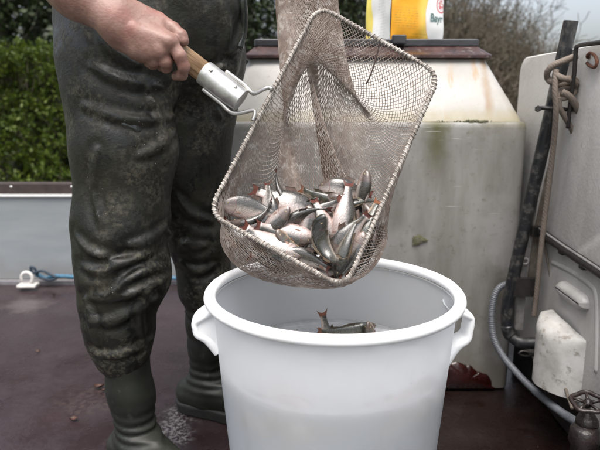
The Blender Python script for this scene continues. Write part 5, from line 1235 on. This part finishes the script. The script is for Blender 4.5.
def big_tree(x, y, h, r0, label, seed, leafy=True):
    r_ = np.random.default_rng(seed); t = thing('old_tree', label, 'tree', (x, y, -1.05), 'trees behind the hedge'); b = MB()
    tr = spline([(x, y, -1.1), (x+r_.uniform(-.1, .1), y, 1.2), (x+r_.uniform(-.2, .2), y, 3), (x+r_.uniform(-.3, .3), y, h)], 6); rad_ = np.linspace(r0, r0*.45, len(tr)); rad_[0] *= 1.5; rad_[1] *= 1.2
    b.tube(tr, rad_, 14); b.v = [p+.02*np.array([vnoise(p[None]*6, 2)[0], vnoise(p[None]*6, 3)[0], 0]) for p in b.v]; b.obj('trunk', M_bark, t)
    P0, P1 = [], []; tips = []
    for i in range(26):
        k = r_.integers(4, len(tr)); a = r_.uniform(0, 2*np.pi); p = tr[k].copy(); d = np.array([math.cos(a), math.sin(a)*.7, r_.uniform(-.1, .6)])
        for q in range(5):
            nx = p+d*r_.uniform(.2, .42); P0.append(p); P1.append(nx); tips.append(nx); d = d+r_.normal(0, .3, 3); d /= np.linalg.norm(d)/1.0; p = nx
    V, F = segs_tubes(P0, P1, .030, .016, 5); mk('limbs', V, F, M_bark, t)['kind'] = 'stuff'
    if leafy:
        N = 9000; tips = np.array(tips); tk = tr[r_.integers(2, len(tr), N)]; pos = np.where(r_.random((N, 1)) < .6, tips[r_.integers(0, len(tips), N)]+r_.normal(0, .20, (N, 3)), tk+r_.normal(0, 1, (N, 3))*np.array([r0, r0, .5])*1.1); V, F = leaves(pos, .085, None, seed, .7); mk('ivy', V, F, M_dleaf, t, smooth=False)
evergreen(-4.9, 11.2, 5.5, 1.9, 'dense dark evergreen in the shade behind the ivy trunks at far left', 31, 22000, None, .13)
evergreen(-3.1, 11.4, 5.5, 1.9, 'dense dark evergreen behind the slim ivy covered tree', 32, 22000, None, .13)
big_tree(-4.25, 8.6, 6.5, .19, 'dark ivy covered tree behind the hedge at the far left edge', 21)
big_tree(-3.55, 9.4, 6.5, .26, 'thick dark ivy covered trunk behind the left part of the hedge', 22)
big_tree(-2.95, 8.3, 6.5, .14, 'slim dark ivy covered tree behind the hedge next to the fisherman', 23)
big_tree(-2.2, 9.8, 6.5, .22, 'dark tree behind the hedge mostly hidden by the fisherman', 24)
# bare winter shrubs on the right
def bare_tree(x, y, h, spread, label, seed, n0=9, trunk=.05, col=None):
    r_ = np.random.default_rng(seed); t = thing('bare_tree', label, 'tree', (x, y, -1.05), 'bare winter trees behind the tanks')
    P0, P1, R0, R1, T0, T1, TR0, TR1 = [], [], [], [], [], [], [], []
    def grow(p, d, r, L, lev):
        k = 4 if lev < 3 else 3
        for q in range(k):
            nx = p+d*L/k; d2 = d+r_.normal(0, .13+.05*lev, 3)+np.array([0, 0, .06]); d2 /= np.linalg.norm(d2); r2 = r*(.86 if lev else .9)
            (T0 if lev < 2 else P0).append(p); (T1 if lev < 2 else P1).append(nx); (TR0 if lev < 2 else R0).append(r); (TR1 if lev < 2 else R1).append(r2)
            if lev < 4 and (q > 0 or lev > 0):
                for _ in range(2 if lev < 3 else r_.integers(1, 3)):
                    a = r_.normal(0, 1, 3); s = np.cross(d, a); s /= np.linalg.norm(s)+1e-9; dd = d*.75+s*r_.uniform(.45, .95)+np.array([0, 0, .1]); dd /= np.linalg.norm(dd); grow(nx, dd, r2*.58, L*r_.uniform(.48, .66), lev+1)
            p, d, r = nx, d2, r2
    for i in range(n0):
        a = r_.uniform(0, 2*np.pi); s = r_.uniform(.05, 1)*spread; d = np.array([math.cos(a)*s, math.sin(a)*s, 1.]); d /= np.linalg.norm(d); grow(np.array([x+.15*math.cos(a), y+.15*math.sin(a), -1.1]), d, trunk*r_.uniform(.6, 1), h*r_.uniform(.6, .9), 0)
    V, F = segs_tubes(T0, T1, TR0, TR1, 6); mk('trunk', V, F, M_bark if col is None else col[0], t)
    V, F = segs_tubes(P0, P1, np.maximum(R0, .0035), np.maximum(R1, .003), 3); mk('twigs', V, F, M_twig if col is None else col[1], t); return len(P0)
M_twig = simple('twig', (.105, .080, .058), .85, 3, .5, 0, c2=(.058, .054, .032))
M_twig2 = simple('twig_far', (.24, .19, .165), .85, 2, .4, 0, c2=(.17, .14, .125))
cnt = 0
for x, y, h, sp_, lab, n0 in ((1.55, 6.6, 1.75, .5, 'dense bare shrub just behind the right end of the brown lid', 9), (2.35, 7.4, 1.6, .5, 'bare brown shrub behind the gap between the two tanks', 9), (2.95, 8.8, 1.45, .45, 'bare brown tree behind the top of the black pipe', 8),
      (2.1, 9.8, 2.5, .4, 'taller bare tree rising behind the shrubs to the right of the sack', 7), (2.9, 11.5, 2.0, .4, 'bare tree thinning against the sky left of the black pipe', 7), (1.3, 8.6, 2.4, .4, 'bare tree right behind the feed sack', 7), (2.0, 6.9, 1.75, .5, 'tangled bare shrub in the middle of the gap between sack and right tank', 10), (2.6, 9.6, 2.0, .45, 'bare brown tree just left of the black pipe tip', 9), (1.75, 8.0, 2.1, .45, 'bare tree between the sack and the middle shrub', 9), (2.75, 7.6, 1.75, .5, 'dense bare shrub rising behind the rounded corner of the right tank', 10), (2.3, 8.4, 2.1, .45, 'bare tree behind the middle shrub', 10), (1.8, 6.4, 1.5, .6, 'low bare shrub against the slope of the tank top', 10)): cnt += bare_tree(x, y, h, sp_, lab, 100+int(x*10), n0)
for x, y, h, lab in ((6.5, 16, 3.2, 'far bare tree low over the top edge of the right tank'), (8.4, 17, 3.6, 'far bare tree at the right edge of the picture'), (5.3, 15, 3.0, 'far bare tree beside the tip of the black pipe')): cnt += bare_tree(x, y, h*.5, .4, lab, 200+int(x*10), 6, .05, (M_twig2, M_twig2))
# low scrub and grass at their feet, and a far wooded rise that closes the horizon
r_ = np.random.default_rng(77); N = 26000; pos = np.stack([r_.uniform(.3, 4.6, N), r_.uniform(5.8, 8.5, N), -1.0+np.abs(r_.normal(0, .75, N))], -1); pos[:, 2] += .35*fbm(pos*1.3, 2, 6); pos[:, 2] = np.where(pos[:, 2] > .95, pos[:, 2]*.3, pos[:, 2])
V, F = leaves(pos, .075, np.tile([0, -.1, .5], (N, 1)), 5, .3); tag(mk('undergrowth', V, F, leaf_mat('scrub_leaf', (.040, .048, .016), (.105, .098, .042), .2), None, smooth=False), 'olive green undergrowth tangled below the bare shrubs', 'undergrowth', kind='stuff')
r_ = np.random.default_rng(78); N = 9000; a = r_.uniform(-2.0, 2.0, N); dd = r_.uniform(40, 90, N); pos = np.stack([np.sin(a)*dd, np.cos(a)*dd, -1.0+r_.random(N)**1.3*(3.2+1.6*vnoise(np.stack([a*9, a*0, a*0], -1), 3))], -1)
V, F = leaves(pos, 1.6, np.tile([0, 0, .6], (N, 1)), 5, .5); tag(mk('far_wood', V, F, leaf_mat('far_wood_leaf', (.05, .05, .035), (.085, .075, .055), .1), None, smooth=False), 'low line of winter woodland far off', 'woodland', kind='stuff')
print('twig pieces', cnt)
